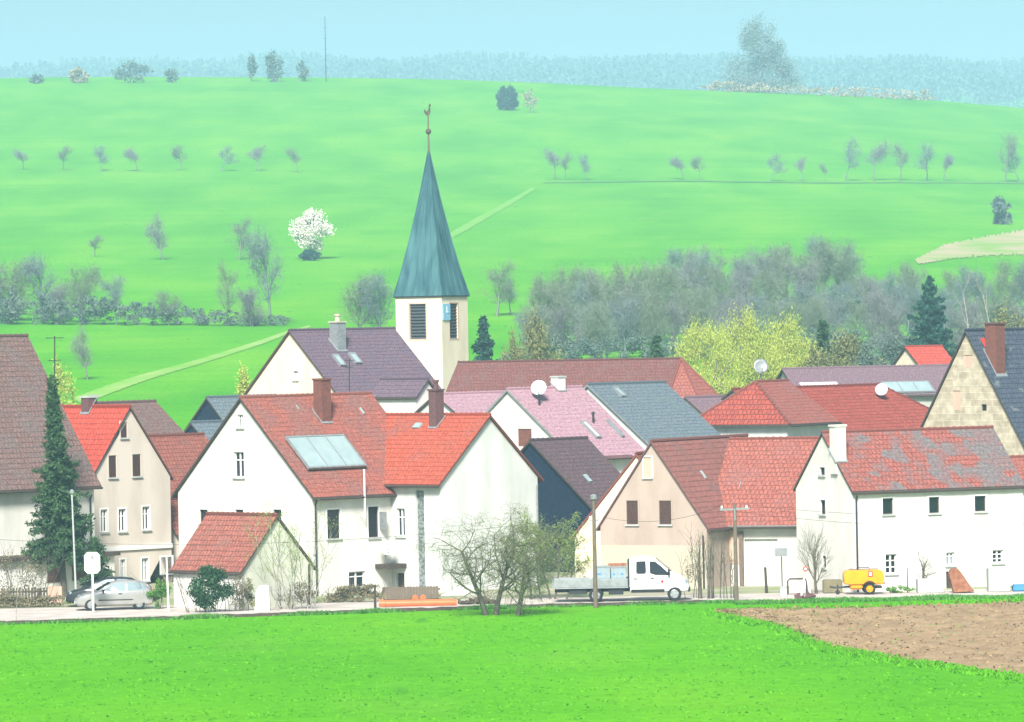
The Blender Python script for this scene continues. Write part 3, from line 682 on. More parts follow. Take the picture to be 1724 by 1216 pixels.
# B2 - beige gable house with bright orange roof
h = House('gable_house', 'narrow beige gable house with bright orange roof and brown shutters', 'house', (152, 815), (287, 832), None, 282, 45, 1, (213, 684), 'beige', 'r_orange', L=6.2, oe=.15, ov=.12, verge='shutter')
for r in ((203, 711, 214, 737), (183, 767, 196, 804), (223, 765, 237, 802)): h.win('g', *r, 'shutter')
for r in ((170, 858, 181, 896), (200, 857, 212, 895), (240, 853, 252, 892)): h.win('g', *r, 'white')
for r in ((203, 942, 211, 980), (239, 940, 250, 978)): h.win('g', *r, 'pale')
h.win('g', 271, 938, 290, 965, 'blue', label='blue grey closed shutter at ground floor')
h.facebox('string_course', 'g', 170, 922, 289, 929, -.1, .02, M['frame']); h.walls()
h.chimney(150, 683, 667, 26, 'brick_dark')
# lean-to right of it
h = House('lean_to', 'small red roofed lean-to wedged between beige house and white gable wall', 'shed', (300, 905), None, None, 287, 45, -1, None, 'beige', 'r_redbrown', w=3.0, L=2.5, zr=CAMZ + ray(285, 840)[1] * 288.5, oe=.1)
h.walls()
# B5 - grey barn far left-centre
h = House('grey_barn', 'larger grey roofed barn far behind the red brown outbuilding roof', 'barn', (392, 735), (312, 738), None, 338, 45, -1, (350, 669), 'greywall', 'r_grey', L=8, oe=.2, gable_mat='slate_wall'); h.walls()
h = House('grey_shed', 'lower dark grey shed with small gable in front of the grey barn', 'shed', (350, 752), (300, 752), None, 326, 45, -1, (322, 711), 'slate_wall', 'r_grey', L=4, oe=.2); h.walls()

# B20 - cream gable house behind
h = House('cream_house', 'cream gable house with violet brown roof left of the church tower', 'house', (610, 724), (378, 724), (782, 718), 338, 45, -1, (494, 556), 'cream', 'r_slatebrown', oe=.3, verge='shutter')
h.win('g', 494, 625, 502, 640, 'white'); h.walls()
h.chimney(569, 582, 541, 27, 'zinc', 'stone', flue=True)
h.roofbox('skylight', 572, 616, 568, 600, M['panel'], .0, .12, frame=1)
h.roofbox('skylight', 598, 612, 596, 597, M['panel'], .0, .12, frame=1)
aerial(h, 588, 662, 604, 334, [(.95, .35), (.75, .25)])
h = House('porch_wing', 'low violet roofed wing with small white gable below the church tower', 'house', (700, 672), (738, 670), None, 329, 45, 1, (716, 638), 'white', 'r_slatebrown', L=4.2, oe=.1); h.walls()

# tower
def tower():
    d = 380; C = P(743, 500, d); sc = F / d; a = R(29); side = 78 / sc / math.cos(a)
    zg = Z(C.x, C.y); base = Vector((C.x, C.y, zg))
    ug = Vector((-math.cos(a), math.sin(a), 0)); us = Vector((math.sin(a), math.cos(a), 0))
    root = empty('church_tower', base, 'cream square church tower with tall green copper spire and weathercock', 'church tower')
    H = C.z - zg
    class T(House):
        def __init__(s): pass
    t = T(); t.C = Vector((C.x, C.y)); t.ug = ug.xy; t.us = us.xy; t.zg = zg; t.root = root; t.holes = {'s': [], 'g': []}; t.wall = M['cream']
    wg = dict(g=side, s=side)
    mb = MB(); zb = zg - .6
    for face, (x0, y0, x1, y1) in (('g', (690, 512, 717, 571)), ('s', (757, 511, 771, 570))):
        c0, _ = t.facehit(face, x0, 540); c1, _ = t.facehit(face, x1, 540); c0, c1 = min(c0, c1), max(c0, c1)
        _, z1 = t.facehit(face, (x0+x1)/2, y0); _, z0 = t.facehit(face, (x0+x1)/2, y1)
        polys = [[Vector(q) for q in ((0, zb, 0), (side, zb, 0), (side, C.z, 0), (0, C.z, 0))], [Vector(q) for q in ((c0, z0, 0), (c0, z1, 0), (c1, z1, 0), (c1, z0, 0))]]
        flat = polys[0] + polys[1]; mb.add([t.fp(face, p.x, p.y, 0) for p in flat], [tuple(q) for q in tessellate_polygon(polys)])
        for (p, q) in (((c0, z0), (c1, z0)), ((c1, z0), (c1, z1)), ((c1, z1), (c0, z1)), ((c0, z1), (c0, z0))):
            mb.add([t.fp(face, *p, 0), t.fp(face, *q, 0), t.fp(face, *q, .25), t.fp(face, *p, .25)], [(0, 1, 2, 3)])
        lb = MB(); t.fbox(lb, face, c0 - .02, c1 + .02, z0 - .02, z1 + .02, .24, .3)
        n = 11
        for k in range(n):
            za = z0 + (z1-z0)*k/n; zz = z0 + (z1-z0)*(k+.75)/n
            o = t.fp(face, c0, za, .08); lb.obox(o, t.fp(face, c1, za, .08)-o, t.fp(face, c0, zz, .22)-o, Vector((0, 0, .03)))
        lv = lb.build('sound_louvre', M['louvre'], root)
        fb = MB()
        for (p, q, r, e) in ((c0-.1, c0, z0-.1, z1+.1), (c1, c1+.1, z0-.1, z1+.1)): t.fbox(fb, face, p, q, r, e, -.02, .02)
        for (r, e) in ((z0-.1, z0), (z1, z1+.1)): t.fbox(fb, face, c0, c1, r, e, -.02, .02)
        fb.build('surround', M['plaster_pink'], lv)
    for f2 in ('bg', 'bs'):
        if f2 == 'bg': pts = [t.pt(0, side, zb), t.pt(side, side, zb), t.pt(side, side, C.z), t.pt(0, side, C.z)]
        else: pts = [t.pt(side, 0, zb), t.pt(side, side, zb), t.pt(side, side, C.z), t.pt(side, 0, C.z)]
        mb.add(pts, [(0, 1, 2, 3)])
    mb.build('wall', M['cream'], root, fix=False)
    # clock on the right face
    c0, z1 = t.facehit('s', 744.5, 512); c1, z0 = t.facehit('s', 757, 539)
    cb = MB(); t.fbox(cb, 's', c0, c1, z0, z1, -.08, .0); ck = cb.build('clock_face', M['clock'], root)
    hb = MB(); cm, zm = (c0+c1)/2, (z0+z1)/2
    t.fbox(hb, 's', cm-.03, cm+.03, zm-.05, zm+.45, -.11, -.082); t.fbox(hb, 's', cm-.03, cm+.25, zm-.03, zm+.03, -.125, -.112)
    hb.build('clock_hand', M['frame'], ck)
    # cornice + spire
    ov = .12
    kb = MB(); kb.obox(t.pt(-ov, -ov, C.z), t.pt(side+ov, -ov, C.z)-t.pt(-ov, -ov, C.z), t.pt(-ov, side+ov, C.z)-t.pt(-ov, -ov, C.z), (0, 0, .1))
    kb.build('cornice', M['dark_metal'], root)
    apex = CAMZ + ray(719, 255)[1] * (d + 2.2)
    sp = MB(); hs = apex - C.z - .1; ctr = t.pt(side/2, side/2, C.z + .1)
    prof = [(0, 1.0), (.05, .93), (.15, .80), (.35, .585), (.6, .345), (.8, .175), (1, .02)]
    half = side/2 + .14
    cor = [(-1, -1), (1, -1), (1, 1), (-1, 1)]; rings = []
    for (f, k) in prof:
        rings.append([ctr + (ug * p + us * q) * half * k + Vector((0, 0, hs * f)) for p, q in cor])
    for i in range(len(rings)-1):
        for k in range(4):
            a0, a1, b0, b1 = rings[i][k], rings[i][(k+1) % 4], rings[i+1][k], rings[i+1][(k+1) % 4]
            sp.add([a0, a1, b1, b0], [(0, 1, 2, 3)])
    spire = sp.build('spire', M['copper'], root)
    sm = MB()
    for k in range(4):
        for j, fr in enumerate((0, .2, .4, .6, .8)):
            pts = []
            for i in range(len(rings)):
                kk = prof[i][1]
                if 0 < j and kk < .1: break
                p = rings[i][k].lerp(rings[i][(k+1) % 4], fr); pts.append(p)
            sm.tube(pts, [.045 if j == 0 else .028] * len(pts), 5)
    sm.build('standing_seam', M['copper'], spire)
    # finial, ball and cock
    tip = ctr + Vector((0, 0, hs)); top = P(719, 176, d + 2.2) - base
    fb = MB(); fb.tube([tip - Vector((0, 0, .4)), Vector((tip.x, tip.y, top.z - .5))], [.085, .05], 6); fin = fb.build('finial', M['wood'], root)
    zb2 = (P(719, 221, d+2.2) - base).z
    bb = MB(); bb.lathe((tip.x, tip.y, zb2 - .22), (0, 0, 1), [(.22 - .22*math.cos(q*math.pi/8), .02 + .2*math.sin(q*math.pi/8)) for q in range(9)], 14); bb.build('ball', M['bark'], fin, smooth=True)
    zc = (P(719, 188, d+2.2) - base).z
    cock = [(-.35, -.25), (-.1, -.4), (.15, -.3), (.3, .05), (.25, .45), (.38, .62), (.22, .8), (.1, .6), (.05, .2), (-.2, .0), (-.42, .25), (-.5, .05)]
    wb = MB(); wb.prism([Vector((tip.x + x*.62, tip.y - .03 + x*.3, zc + z*.8)) for x, z in cock], (.01, .05, 0)); wb.build('weathercock', M['bark'], fin)
tower()

# B16 - nave with polygonal end
class Nave(House): pass
h = House('church_nave', 'long violet brown church nave roof running right from the tower with a red polygonal end', 'church', (1112, 702), (1180, 700), (738, 700), 352, 70, 1, (1142, 604), 'cream', 'r_nave', oe=.25)
h.walls()
def apse(h):
    c = (h.ru, 0); top = h.pt(h.ru, -.1, h.zr + h.th + .02); r = h.w / 2 + .3; z = h.ze - .1
    ring = [h.pt(h.ru - r * math.cos(R(x)), -.15 - r * .8 * math.sin(R(x)), z) for x in (0, 45, 90, 135, 180)]
    mb = MB(); 
    for k in range(4):
        a, b = ring[k], ring[k+1]; l = (a-b).length
        mb.add([a, b, top], [(0, 1, 2)], 0 if k < 2 else 1, [(0, 0), (l, 0), (l/2, (top-(a+b)/2).length)])  # left facets newer red tile; right facets darker violet, shaded side painted in
    low = [p + Vector((0, 0, -.15)) for p in ring]
    for k in range(4): mb.add([ring[k], ring[k+1], low[k+1], low[k]], [(0, 1, 2, 3)], 2)
    o = mb.build('apse_roof', [M['r_red'], M['r_slatebrown'], M['wood_dark']], h.root)
    wb = MB(); rr = h.w / 2
    rg = [h.pt(h.ru - rr * math.cos(R(x)), -rr * .8 * math.sin(R(x)), z) for x in (0, 45, 90, 135, 180)]
    for k in range(4): wb.add([rg[k], rg[k+1], Vector((rg[k+1].x, rg[k+1].y, -.6)), Vector((rg[k].x, rg[k].y, -.6))], [(0, 1, 2, 3)])
    wb.build('apse_wall', M['cream'], h.root)
    rb = MB()
    for p in ring: rb.tube([p, top], .09, 6)
    rb.build('ridge_tiles', M['r_red'], o)
apse(h)
h = House('violet_house', 'low violet roof between the nave end and the red hip roof', 'house', (1205, 722), None, None, 338, 45, -1, (1165, 668), 'cream', 'r_violet', w=5.2, L=5, zr=CAMZ + ray(1200, 668)[1] * 341); h.walls()

# B17/18 - pink and grey row
h = House('pink_wing', 'low pink roof just right of the dark chimney behind the white wing', 'house', (800, 728), None, None, 324, 45, -1, None, 'white_cool', 'r_pink', w=7, L=9, zr=CAMZ + ray(800, 662)[1] * 328); h.walls()
h = House('pink_house', 'white gable house with pink roof, white satellite dish and two skylights', 'house', (965, 776), (755, 776), (1085, 770), 308, 45, -1, (859, 655), 'white', 'r_pink', verge='zinc')
h.win('g', 872, 722, 895, 752, 'brickdoor', label='brick red shuttered loft door in the gable'); h.walls()
for (a, b, c, e) in ((1003, 738, 985, 713), (1046, 736, 1024, 711)): h.roofbox('skylight', a, b, c, e, M['frame'], .0, .14, frame=1)
_v, _uu, _z, _y = h.roofhit(908, 668)
dish(h.root, P(907, 653, _y - .6) - h.base, 13.2 / (F / _y), (-.15, -.9, .35), mast=h.pt(_uu, _v, _z) - Vector((0, 0, .2)))
def vent(h, px, py, m='dark_metal', hgt=.55):
    v, u, z, y = h.roofhit(px, py); mb = MB(); p = h.pt(u, v, z)
    mb.tube([p - Vector((0, 0, .2)), p + Vector((0, 0, hgt))], .07, 8); mb.lathe(p + Vector((0, 0, hgt)), (0, 0, 1), [(0, .13), (.1, .1), (.14, .03)], 8); mb.build('roof_vent', M[m], h.root)
vent(h, 908, 682); vent(h, 999, 712)
h.roofbox('snow_guard', 1003, 776, 1062, 768, M['brick_dark'], .02, .12)
h.chimney(940, 652, 633, 24, 'white', 'concrete')
h = House('grey_roof_house', 'grey tiled roof with a pale verge adjoining the pink roof on its right', 'house', (1104, 764), None, None, 313.5, 45, -1, (990, 648), 'white_cool', 'r_grey', w=11.3, L=6.8, zr=CAMZ + ray(990, 647)[1] * 318, verge='zinc')
h.walls(); h.roofbox('skylight', 1046, 668, 1039, 655, M['panel'], .0, .1, frame=1)

# B13/14/15
h = House('hip_house', 'red hip roofed house with grey eaves between the grey roof and the sandstone gable', 'house', (1325, 718), (1172, 716), (1402, 720), 326, 32, -1, (1268, 642), 'white_cool', 'r_red', hip0=2.0, hipmat='r_hip', oe=.5, zr=CAMZ + ray(1285, 642)[1] * 331); h.walls()  # hip end redder than the slopes: sunlit and shaded side put into tile colour
h = House('red_hip_house', 'wide dark red tiled roof with a white dish on its ridge', 'house', (1320, 735), None, (1612, 727), 338, 45, -1, None, 'greywall', 'r_hip', w=9.0, hip1=3.0, oe=.4, zr=CAMZ + ray(1440, 650)[1] * 346); h.walls()
_v, _uu, _z, _y = h.roofhit(1484, 668)
dish(h.root, P(1484, 656, _y - .5) - h.base, 10.5 / (F / _y), (-.2, -.9, .3), mast=h.pt(_uu, _v, _z) - Vector((0, 0, .2)))
h = House('long_barn', 'long low violet grey barn roof with solar panels behind the red roofs', 'barn', (1348, 672), None, (1660, 664), 372, 78, -1, None, 'greywall', 'r_violet', w=9, oe=.3, zr=CAMZ + ray(1460, 618)[1] * 378); h.walls()
h.roofbox('skylight', 1348, 650, 1408, 645, M['frame'], .02, .1)
h.roofbox('solar_panel', 1494, 663, 1562, 645, M['panel'], .05, .14, frame=3)
h = House('distant_red_house', 'small far house with a bright red roof among trees left of the sandstone gable', 'house', (1556, 630), None, None, 415, 60, -1, None, 'cream', 'r_orange', w=5, L=3.4, zr=CAMZ + ray(1570, 583)[1] * 417); h.walls()
# detached dish on a mast above the hip roof
def lone_dish():
    d = 345; c = P(1281, 617, d); g = gp(1281, 760, d)
    root = empty('satellite_mast', g, 'grey blue round satellite dish on a mast above the red hip roof', 'satellite dish')
    dish(root, c - g, 13 / (F / d), (.2, -.9, .3), 'zinc', mast=(c - g) * 1 + Vector((0, .4, 0)) - Vector((0, 0, c.z - g.z)))
lone_dish()
# B12 - sandstone gable
h = House('sandstone_house', 'tall sandstone gable with dark slate roof and a brick chimney at the right edge', 'house', (1748, 806), (1520, 800), None, 298, 45, -1, (1632, 556), 'stone', 'r_slate', L=11, oe=.25, verge='wood_dark')
h.win('g', 1622, 598, 1637, 618, 'blind', sill=False); h.win('g', 1604, 658, 1617, 690, 'blind', sill=False); h.win('g', 1652, 681, 1661, 692, 'open', sill=False); h.walls()
h.chimney(1676, 612, 543, 33, 'brick', 'brick_dark')
h.roofbox('red_flashing', 1672, 613, 1664, 570, M['red'], .02, .06)
# small red roof at the right edge
h = House('edge_shed', 'sliver of a white shed with a red roof at the right edge of the view', 'shed', (1714, 822), None, None, 268.5, 65, -1, None, 'white', 'r_red', w=4, L=5, zr=CAMZ + ray(1720, 770)[1] * 270); h.walls(); h.downpipe('s', 1716, 905, m='dark_metal')

# B6 - main white house
h = House('white_house', 'white gable house with rust red roof, solar panel and brick chimney behind the small shed', 'house', (525, 842), (300, 845), (838, 834), 268, 45, -1, (405, 669), 'white', 'r_main', oe=.35, verge='wood_dark', L=9.4)
for r in ((400, 698, 410, 720), (394, 761, 411, 804)): h.win('g', *r, 'white')
for r in ((336, 858, 350, 882), (396, 858, 410, 882), (460, 858, 474, 882)): h.win('g', *r, 'dark')
h.win('s', 551, 858, 573, 907, 'dark'); wp = h.win('s', 620, 853, 638, 905, 'open'); h.win('s', 587, 962, 615, 990, 'white')
def casement(h, wp):
    c, z1 = h.facehit('s', 638, 862); _, z0 = h.facehit('s', 638, 892); mb = MB(); h.fbox(mb, 's', c, c + .05, z0, z1, -.55, -.02); mb.build('casement', M['zinc'], wp)
casement(h, wp)
h.walls(); h.downpipe('s', 529, 842, m='dark_metal'); h.chimney(543, 702, 637, 29, 'brick', 'brick')
h.roofbox('solar_panel', 517, 792, 575, 738, M['panel'], .12, .22, frame=3)
_v, _uu, _z, _y = h.roofhit(503, 688); h.roofbox('roof_hatch', 503, 690, 498, 683, M['panel'], .0, .08); h.roofbox('roof_hatch', 612, 698, 606, 688, M['panel'], .0, .1)
def vpipe(h):
    c, z1 = h.facehit('s', 604, 790); _, z0 = h.facehit('s', 604, 872); mb = MB(); mb.tube([h.fp('s', c, z0, -.42), h.fp('s', c, z1, -.42)], .05, 8); mb.tube([h.fp('s', c, z0 + .1, -.42), h.fp('s', c, z0 + .1, 0)], .02, 5); mb.build('vent_pipe', M['white_metal'], h.root)
vpipe(h)
c, z = h.facehit('s', 637, 922); dish(h.root, h.fp('s', c, z, -.7), .42, (.1, -.9, .42), mast=h.fp('s', c + .5, z - .5, 0))
h.facebox('canopy', 's', 631, 950, 690, 958, -1.1, -.02, M['wood_dark'])
WH = h
# B7 - wing with bright red roof
h = House('gabled_wing', 'white windowless gable wing with brighter red roof and dark chimney joined to the house', 'house', (742, 820), (905, 812), None, 269.4, 45, 1, (822, 698), 'white_cool', 'r_wing', L=7.8, oe=.32, verge='r_redbrown')
h.win('s', 668, 856, 682, 903, 'white'); h.win('s', 701, 826, 715, 995, 'block', sill=False, name='stair_window', label='tall strip of grey glass blocks'); h.win('s', 667, 965, 681, 992, 'door', sill=False, name='door')
h.walls(); h.chimney(735, 712, 655, 25, 'brick_dark', 'brick_dark', flue=True); h.roofbox('roof_hatch', 706, 722, 701, 714, M['panel'], 0, .1); h.downpipe('g', 902, 815)

# B8 - slate barn
h = House('slate_barn', 'dark slate clad barn with violet brown roof behind the white wing', 'barn', (1010, 872), (788, 872), (1100, 868), 287, 45, -1, (898, 741), 'slate_wall', 'r_maroon', oe=.1, verge='wood_dark'); h.walls()
h.roofbox('roof_hatch', 992, 812, 986, 800, M['panel'], .0, .08)
# B9 - beige gable
h = House('beige_barn', 'beige gable barn with two arched brown loft openings and rust red roof', 'barn', (1190, 895), (1011, 893), None, 268, 30, -1, (1091, 743), 'pink', 'r_barn', L=11, oe=.2, ov=.12, verge='brick_dark')
for r in ((1055, 843, 1074, 883), (1110, 843, 1130, 883)): h.win('g', *r, 'shutter', sill=True)
h.win('g', 1084, 770, 1097, 804, 'blind'); h.walls()
h.facebox('stone_plinth', 'g', 1012, 918, 1189, 1030, -.04, .02, M['stone'], bottom=-.3); h.roofbox('roof_hatch', 1187, 806, 1180, 793, M['panel'], .0, .08); h.downpipe('g', 1185, 900, m='dark_metal')
h = House('side_barn', 'cream barn gable showing as a narrow strip left of the beige barn', 'barn', (1184, 908), (967, 908), None, 269.6, 30, -1, (1075, 764), 'cream', 'r_redbrown', L=5, oe=.1, ov=.1, verge='r_red'); h.walls()
# B10 - red roofed barn
h = House('red_barn', 'barn with plain red roof and white door beside the long white house', 'barn', (1392, 888), None, (1200, 888), 268.6, 72, 1, None, 'white', 'r_red', w=9, oe=.5, ov=.25, zr=CAMZ + ray(1243, 739)[1] * 274.8, verge='zinc')
h.win('s', 1254, 908, 1310, 993, 'garage', sill=False, name='barn_door'); h.walls()
h.facebox('plaster_bay', 's', 1212, 893, 1243, 950, -.05, .02, M['plaster_pink'], bottom=None); h.facebox('post', 's', 1245, 895, 1252, 1000, -.2, -.06, M['wood'], bottom=-.2)
h.roofbox('roof_hatch', 1244, 824, 1248, 812, M['panel'], .0, .08)
# B11 - long white house
h = House('long_white_house', 'long white house with patchy red and grey tiled roof and white chimney', 'house', (1435, 832), (1340, 838), (1722, 826), 261.5, 65, -1, (1386, 728), 'white', 'r_patch', oe=.15, ov=.08, verge='wood_dark')
for r in ((1486, 839, 1504, 866), (1564, 837, 1582, 864), (1641, 835, 1660, 861)): h.win('s', *r, 'dark')
h.win('s', 1491, 933, 1510, 966, 'grid'); h.win('s', 1593, 930, 1607, 952, 'pale'); h.win('s', 1671, 926, 1689, 948, 'grid'); h.win('s', 1593, 962, 1604, 992, 'door', sill=False, name='door')
for r in ((1380, 787, 1389, 800), (1381, 842, 1390, 866), (1385, 936, 1391, 956)): h.win('g', *r, 'dark')
h.walls(); h.downpipe('s', 1440, 833, m='dark_metal'); h.chimney(1411, 768, 715, 28, 'white', 'white')
LW = h

# B22 - small shed in front
h = House('garden_shed', 'small pale shed with red tiled roof and gable in front of the white house', 'shed', (405, 968), (520, 943), (292, 964), 256.5, 45, 1, (461, 867), 'greenish', 'r_shed', oe=.12, ov=.15, verge='wood_dark', w=5.0)
h.wall = M['white']; h.walls(); h.downpipe('g', 518, 948, m='dark_metal')
# ---------------------------------------------------------------- vehicles
def loft(stations, mats=None):
    "stations: (x, zb, belt, top, w, wr)"
    mb = MB(); n = None; vs = []; fs = []
    for (x, zb, belt, top, w, wr) in stations:
        half = [(0, zb), (w*.82, zb), (w*.97, zb + .10), (w, zb + (belt-zb)*.45), (w*.985, zb + (belt-zb)*.8), (w*.955, belt), (wr + (w*.955-wr)*.12, belt + (top-belt)*.86), (wr*.9, top - .012), (wr*.5, top), (0, top + .008)]
        ring = half + [(-a, b) for a, b in half[-2:0:-1]]
        n = len(ring); vs += [(x, a, b) for a, b in ring]
    for i in range(len(stations)-1):
        for k in range(n): fs.append((i*n+k, i*n+(k+1) % n, (i+1)*n+(k+1) % n, (i+1)*n+k))
    fs.append(tuple(range(n))[::-1]); fs.append(tuple((len(stations)-1)*n+k for k in range(n)))
    mb.add(vs, fs); return mb
def st_at(stations, x):
    for a, b in zip(stations, stations[1:]):
        if a[0] <= x <= b[0]:
            t = (x - a[0]) / (b[0] - a[0]); return [p + (q-p)*t for p, q in zip(a, b)]
    return list(stations[0] if x < stations[0][0] else stations[-1])
def side_y(stations, x, z):
    _, zb, belt, top, w, wr = st_at(stations, x)
    if z < belt: return w
    t = (z - belt) / max(.05, (top - belt) * .86); return w*.955 + (wr + (w*.955-wr)*.12 - w*.955) * min(1, t)
def side_panel(name, stations, poly, m, parent, off=.012, sides=(1, -1), label=None):
    for sgn in sides:
        mb = MB(); pts = [Vector((x, sgn * (side_y(stations, x, z) + off), z)) for x, z in poly]
        mb.prism(pts, (0, -sgn * .05, 0)); tag(mb.build(name, m, parent), label)
def cut_wheels(o, centres, r, w):
    "real wheel arches: boolean with cylinders"
    mb = MB()
    for (x, z) in centres:
        for sgn in (1, -1): mb.lathe((x, sgn * (w + .2), z), (0, -sgn, 0), [(0, r), (.48, r)], 24)
    c = mb.build('cutter', M['rubber'])
    md = o.modifiers.new('b', 'BOOLEAN'); md.operation = 'DIFFERENCE'; md.object = c; md.solver = 'EXACT'
    bpy.context.view_layer.update(); dg = bpy.context.evaluated_depsgraph_get()
    me = bpy.data.meshes.new_from_object(o.evaluated_get(dg)); o.modifiers.clear(); o.data = me
    bpy.data.objects.remove(c)
def wheel(parent, x, z, y, r, wd, rim='alu', spokes=5):
    sg = 1 if y > 0 else -1
    tb = MB(); tb.lathe((x, y - sg*wd, z), (0, sg, 0), [(0, r*.6), (0, r*.9), (wd*.12, r), (wd*.88, r), (wd, r*.9), (wd, r*.64), (wd*.7, r*.6)], 24)
    wh = tb.build('wheel', M['rubber'], parent)
    rb = MB(); rb.lathe((x, y - sg*wd*.35, z), (0, sg, 0), [(0, r*.62), (.02, r*.62)], 20)
    for k in range(spokes):
        a = 2*math.pi*k/spokes; dx, dz = math.cos(a), math.sin(a)
        o = Vector((x - dz*.035, y - sg*wd*.3, z + dx*.035)); rb.obox(o, (dx*r*.6, 0, dz*r*.6), (dz*.07, 0, -dx*.07), (0, sg*wd*.2, 0))
    rb.lathe((x, y - sg*wd*.3, z), (0, sg, 0), [(0, .07), (wd*.25, .06)], 12)
    rb.lathe((x, y - sg*wd*.2, z), (0, sg, 0), [(0, r*.52), (wd*.14, r*.52), (wd*.14, r*.62), (0, r*.62)], 20) if False else None
    rb.build('rim', M[rim], wh)
    return wh
def smooth_angle(o, deg=40):
    me = o.data; me.shade_smooth()
    bm = bmesh.new(); bm.from_mesh(me)
    for e in bm.edges:
        if len(e.link_faces) == 2 and e.calc_face_angle(0) > R(deg): e.smooth = False
    bm.to_mesh(me); bm.free()
CAR = [(0, .34, .86, .90, .72, .62), (.06, .24, .95, 1.05, .78, .62), (.22, .2, .98, 1.26, .81, .60), (.5, .2, .97, 1.42, .83, .60), (1.0, .2, .95, 1.48, .84, .61), (1.6, .2, .93, 1.49, .84, .61), (2.05, .2, .91, 1.43, .84, .60),
       (2.45, .2, .90, 1.24, .84, .61), (2.85, .2, .89, 1.0, .83, .66), (3.1, .2, .87, .93, .82, .68), (3.5, .2, .78, .84, .79, .62), (3.78, .22, .66, .72, .71, .5), (3.92, .26, .55, .6, .6, .4), (3.96, .3, .46, .5, .5, .3)]
def car(loc, rz, paint, label, group=None):
    root = empty('parked_car', loc, label, 'car', group, rz)
    b = loft(CAR).build('body', M[paint], root); cut_wheels(b, [(.72, .3), (3.2, .3)], .36, .84); smooth_angle(b, 35)
    side_panel('side_window', CAR, [(.42, 1.0), (.36, 1.12), (.5, 1.30), (.8, 1.38), (1.3, 1.40), (1.3, .98)], M['glass_pale'], root)
    side_panel('side_window', CAR, [(1.42, .975), (1.42, 1.40), (1.85, 1.38), (2.1, 1.30), (2.45, 1.12), (2.68, .97)], M['glass_pale'], root)
    for (x0, z0, x1, z1, nm) in ((2.16, 1.385, 2.84, 1.005, 'windscreen'), (.24, 1.27, .05, 1.06, 'rear_window')):
        mb = MB(); n = Vector((-(z1-z0), 0, (x1-x0))).normalized(); n = n if n.z > 0 else -n
        pts = [Vector((x0, -.5, z0)), Vector((x0, .5, z0)), Vector((x1, .6, z1)), Vector((x1, -.6, z1))]
        mb.prism([p + n*.03 for p in pts], -n*.06); mb.build(nm, M['glass'], root)
    for sg in (1, -1):
        for x in (.72, 3.2): wheel(root, x, .3, sg*.81, .30, .2)
        mb = MB(); mb.lathe((3.62, sg*.56, .64), (1, sg*.25, .25), [(0, .13), (.12, .12), (.17, .06)], 14); mb.build('headlight', M['glass_pale'], root, smooth=True)
        mb = MB(); mb.obox((.0, sg*.66 - .08, .72), (.1, 0, 0), (0, .16, 0), (.04, 0, .3)); mb.build('tail_light', M['lamp_red'], root)
        mb = MB(); mb.obox((2.5, sg*.84 - (.0 if sg > 0 else .16), .95), (.14, 0, 0), (0, .16, 0), (0, 0, .12)); mb.build('mirror', M['rubber'], root, bevel=.03)
        mb = MB(); mb.obox((1.6, sg*.845 - .015, .82), (.18, 0, 0), (0, .03, 0), (0, 0, .035)); mb.build('handle', M['rubber'], root)
        mb = MB(); mb.obox((1.05, sg*.83 - .02, .5), (1.75, 0, 0), (0, .04, 0), (0, 0, .05)); mb.build('side_strip', M['rubber'], root)
    mb = MB(); mb.obox((3.80, -.55, .27), (.14, 0, 0), (0, 1.1, 0), (0, 0, .1)); mb.build('grille', M['rubber'], root)
    mb = MB(); mb.obox((3.95, -.26, .36), (.025, 0, 0), (0, .52, 0), (0, 0, .11)); mb.build('number_plate', M['frame'], root)
    return root
g = hit(250, 1031); a = R(180 + 9)
car(Vector((g.x - .06, 259.2, .012)), a, 'silver', 'silver three-door hatchback parked at the roadside behind the white sign')
car(Vector((gp(238, 1000, 262.6).x, 262.9, .012)), R(180 + 6), 'grey_car', 'dark grey car mostly hidden behind the silver hatchback')

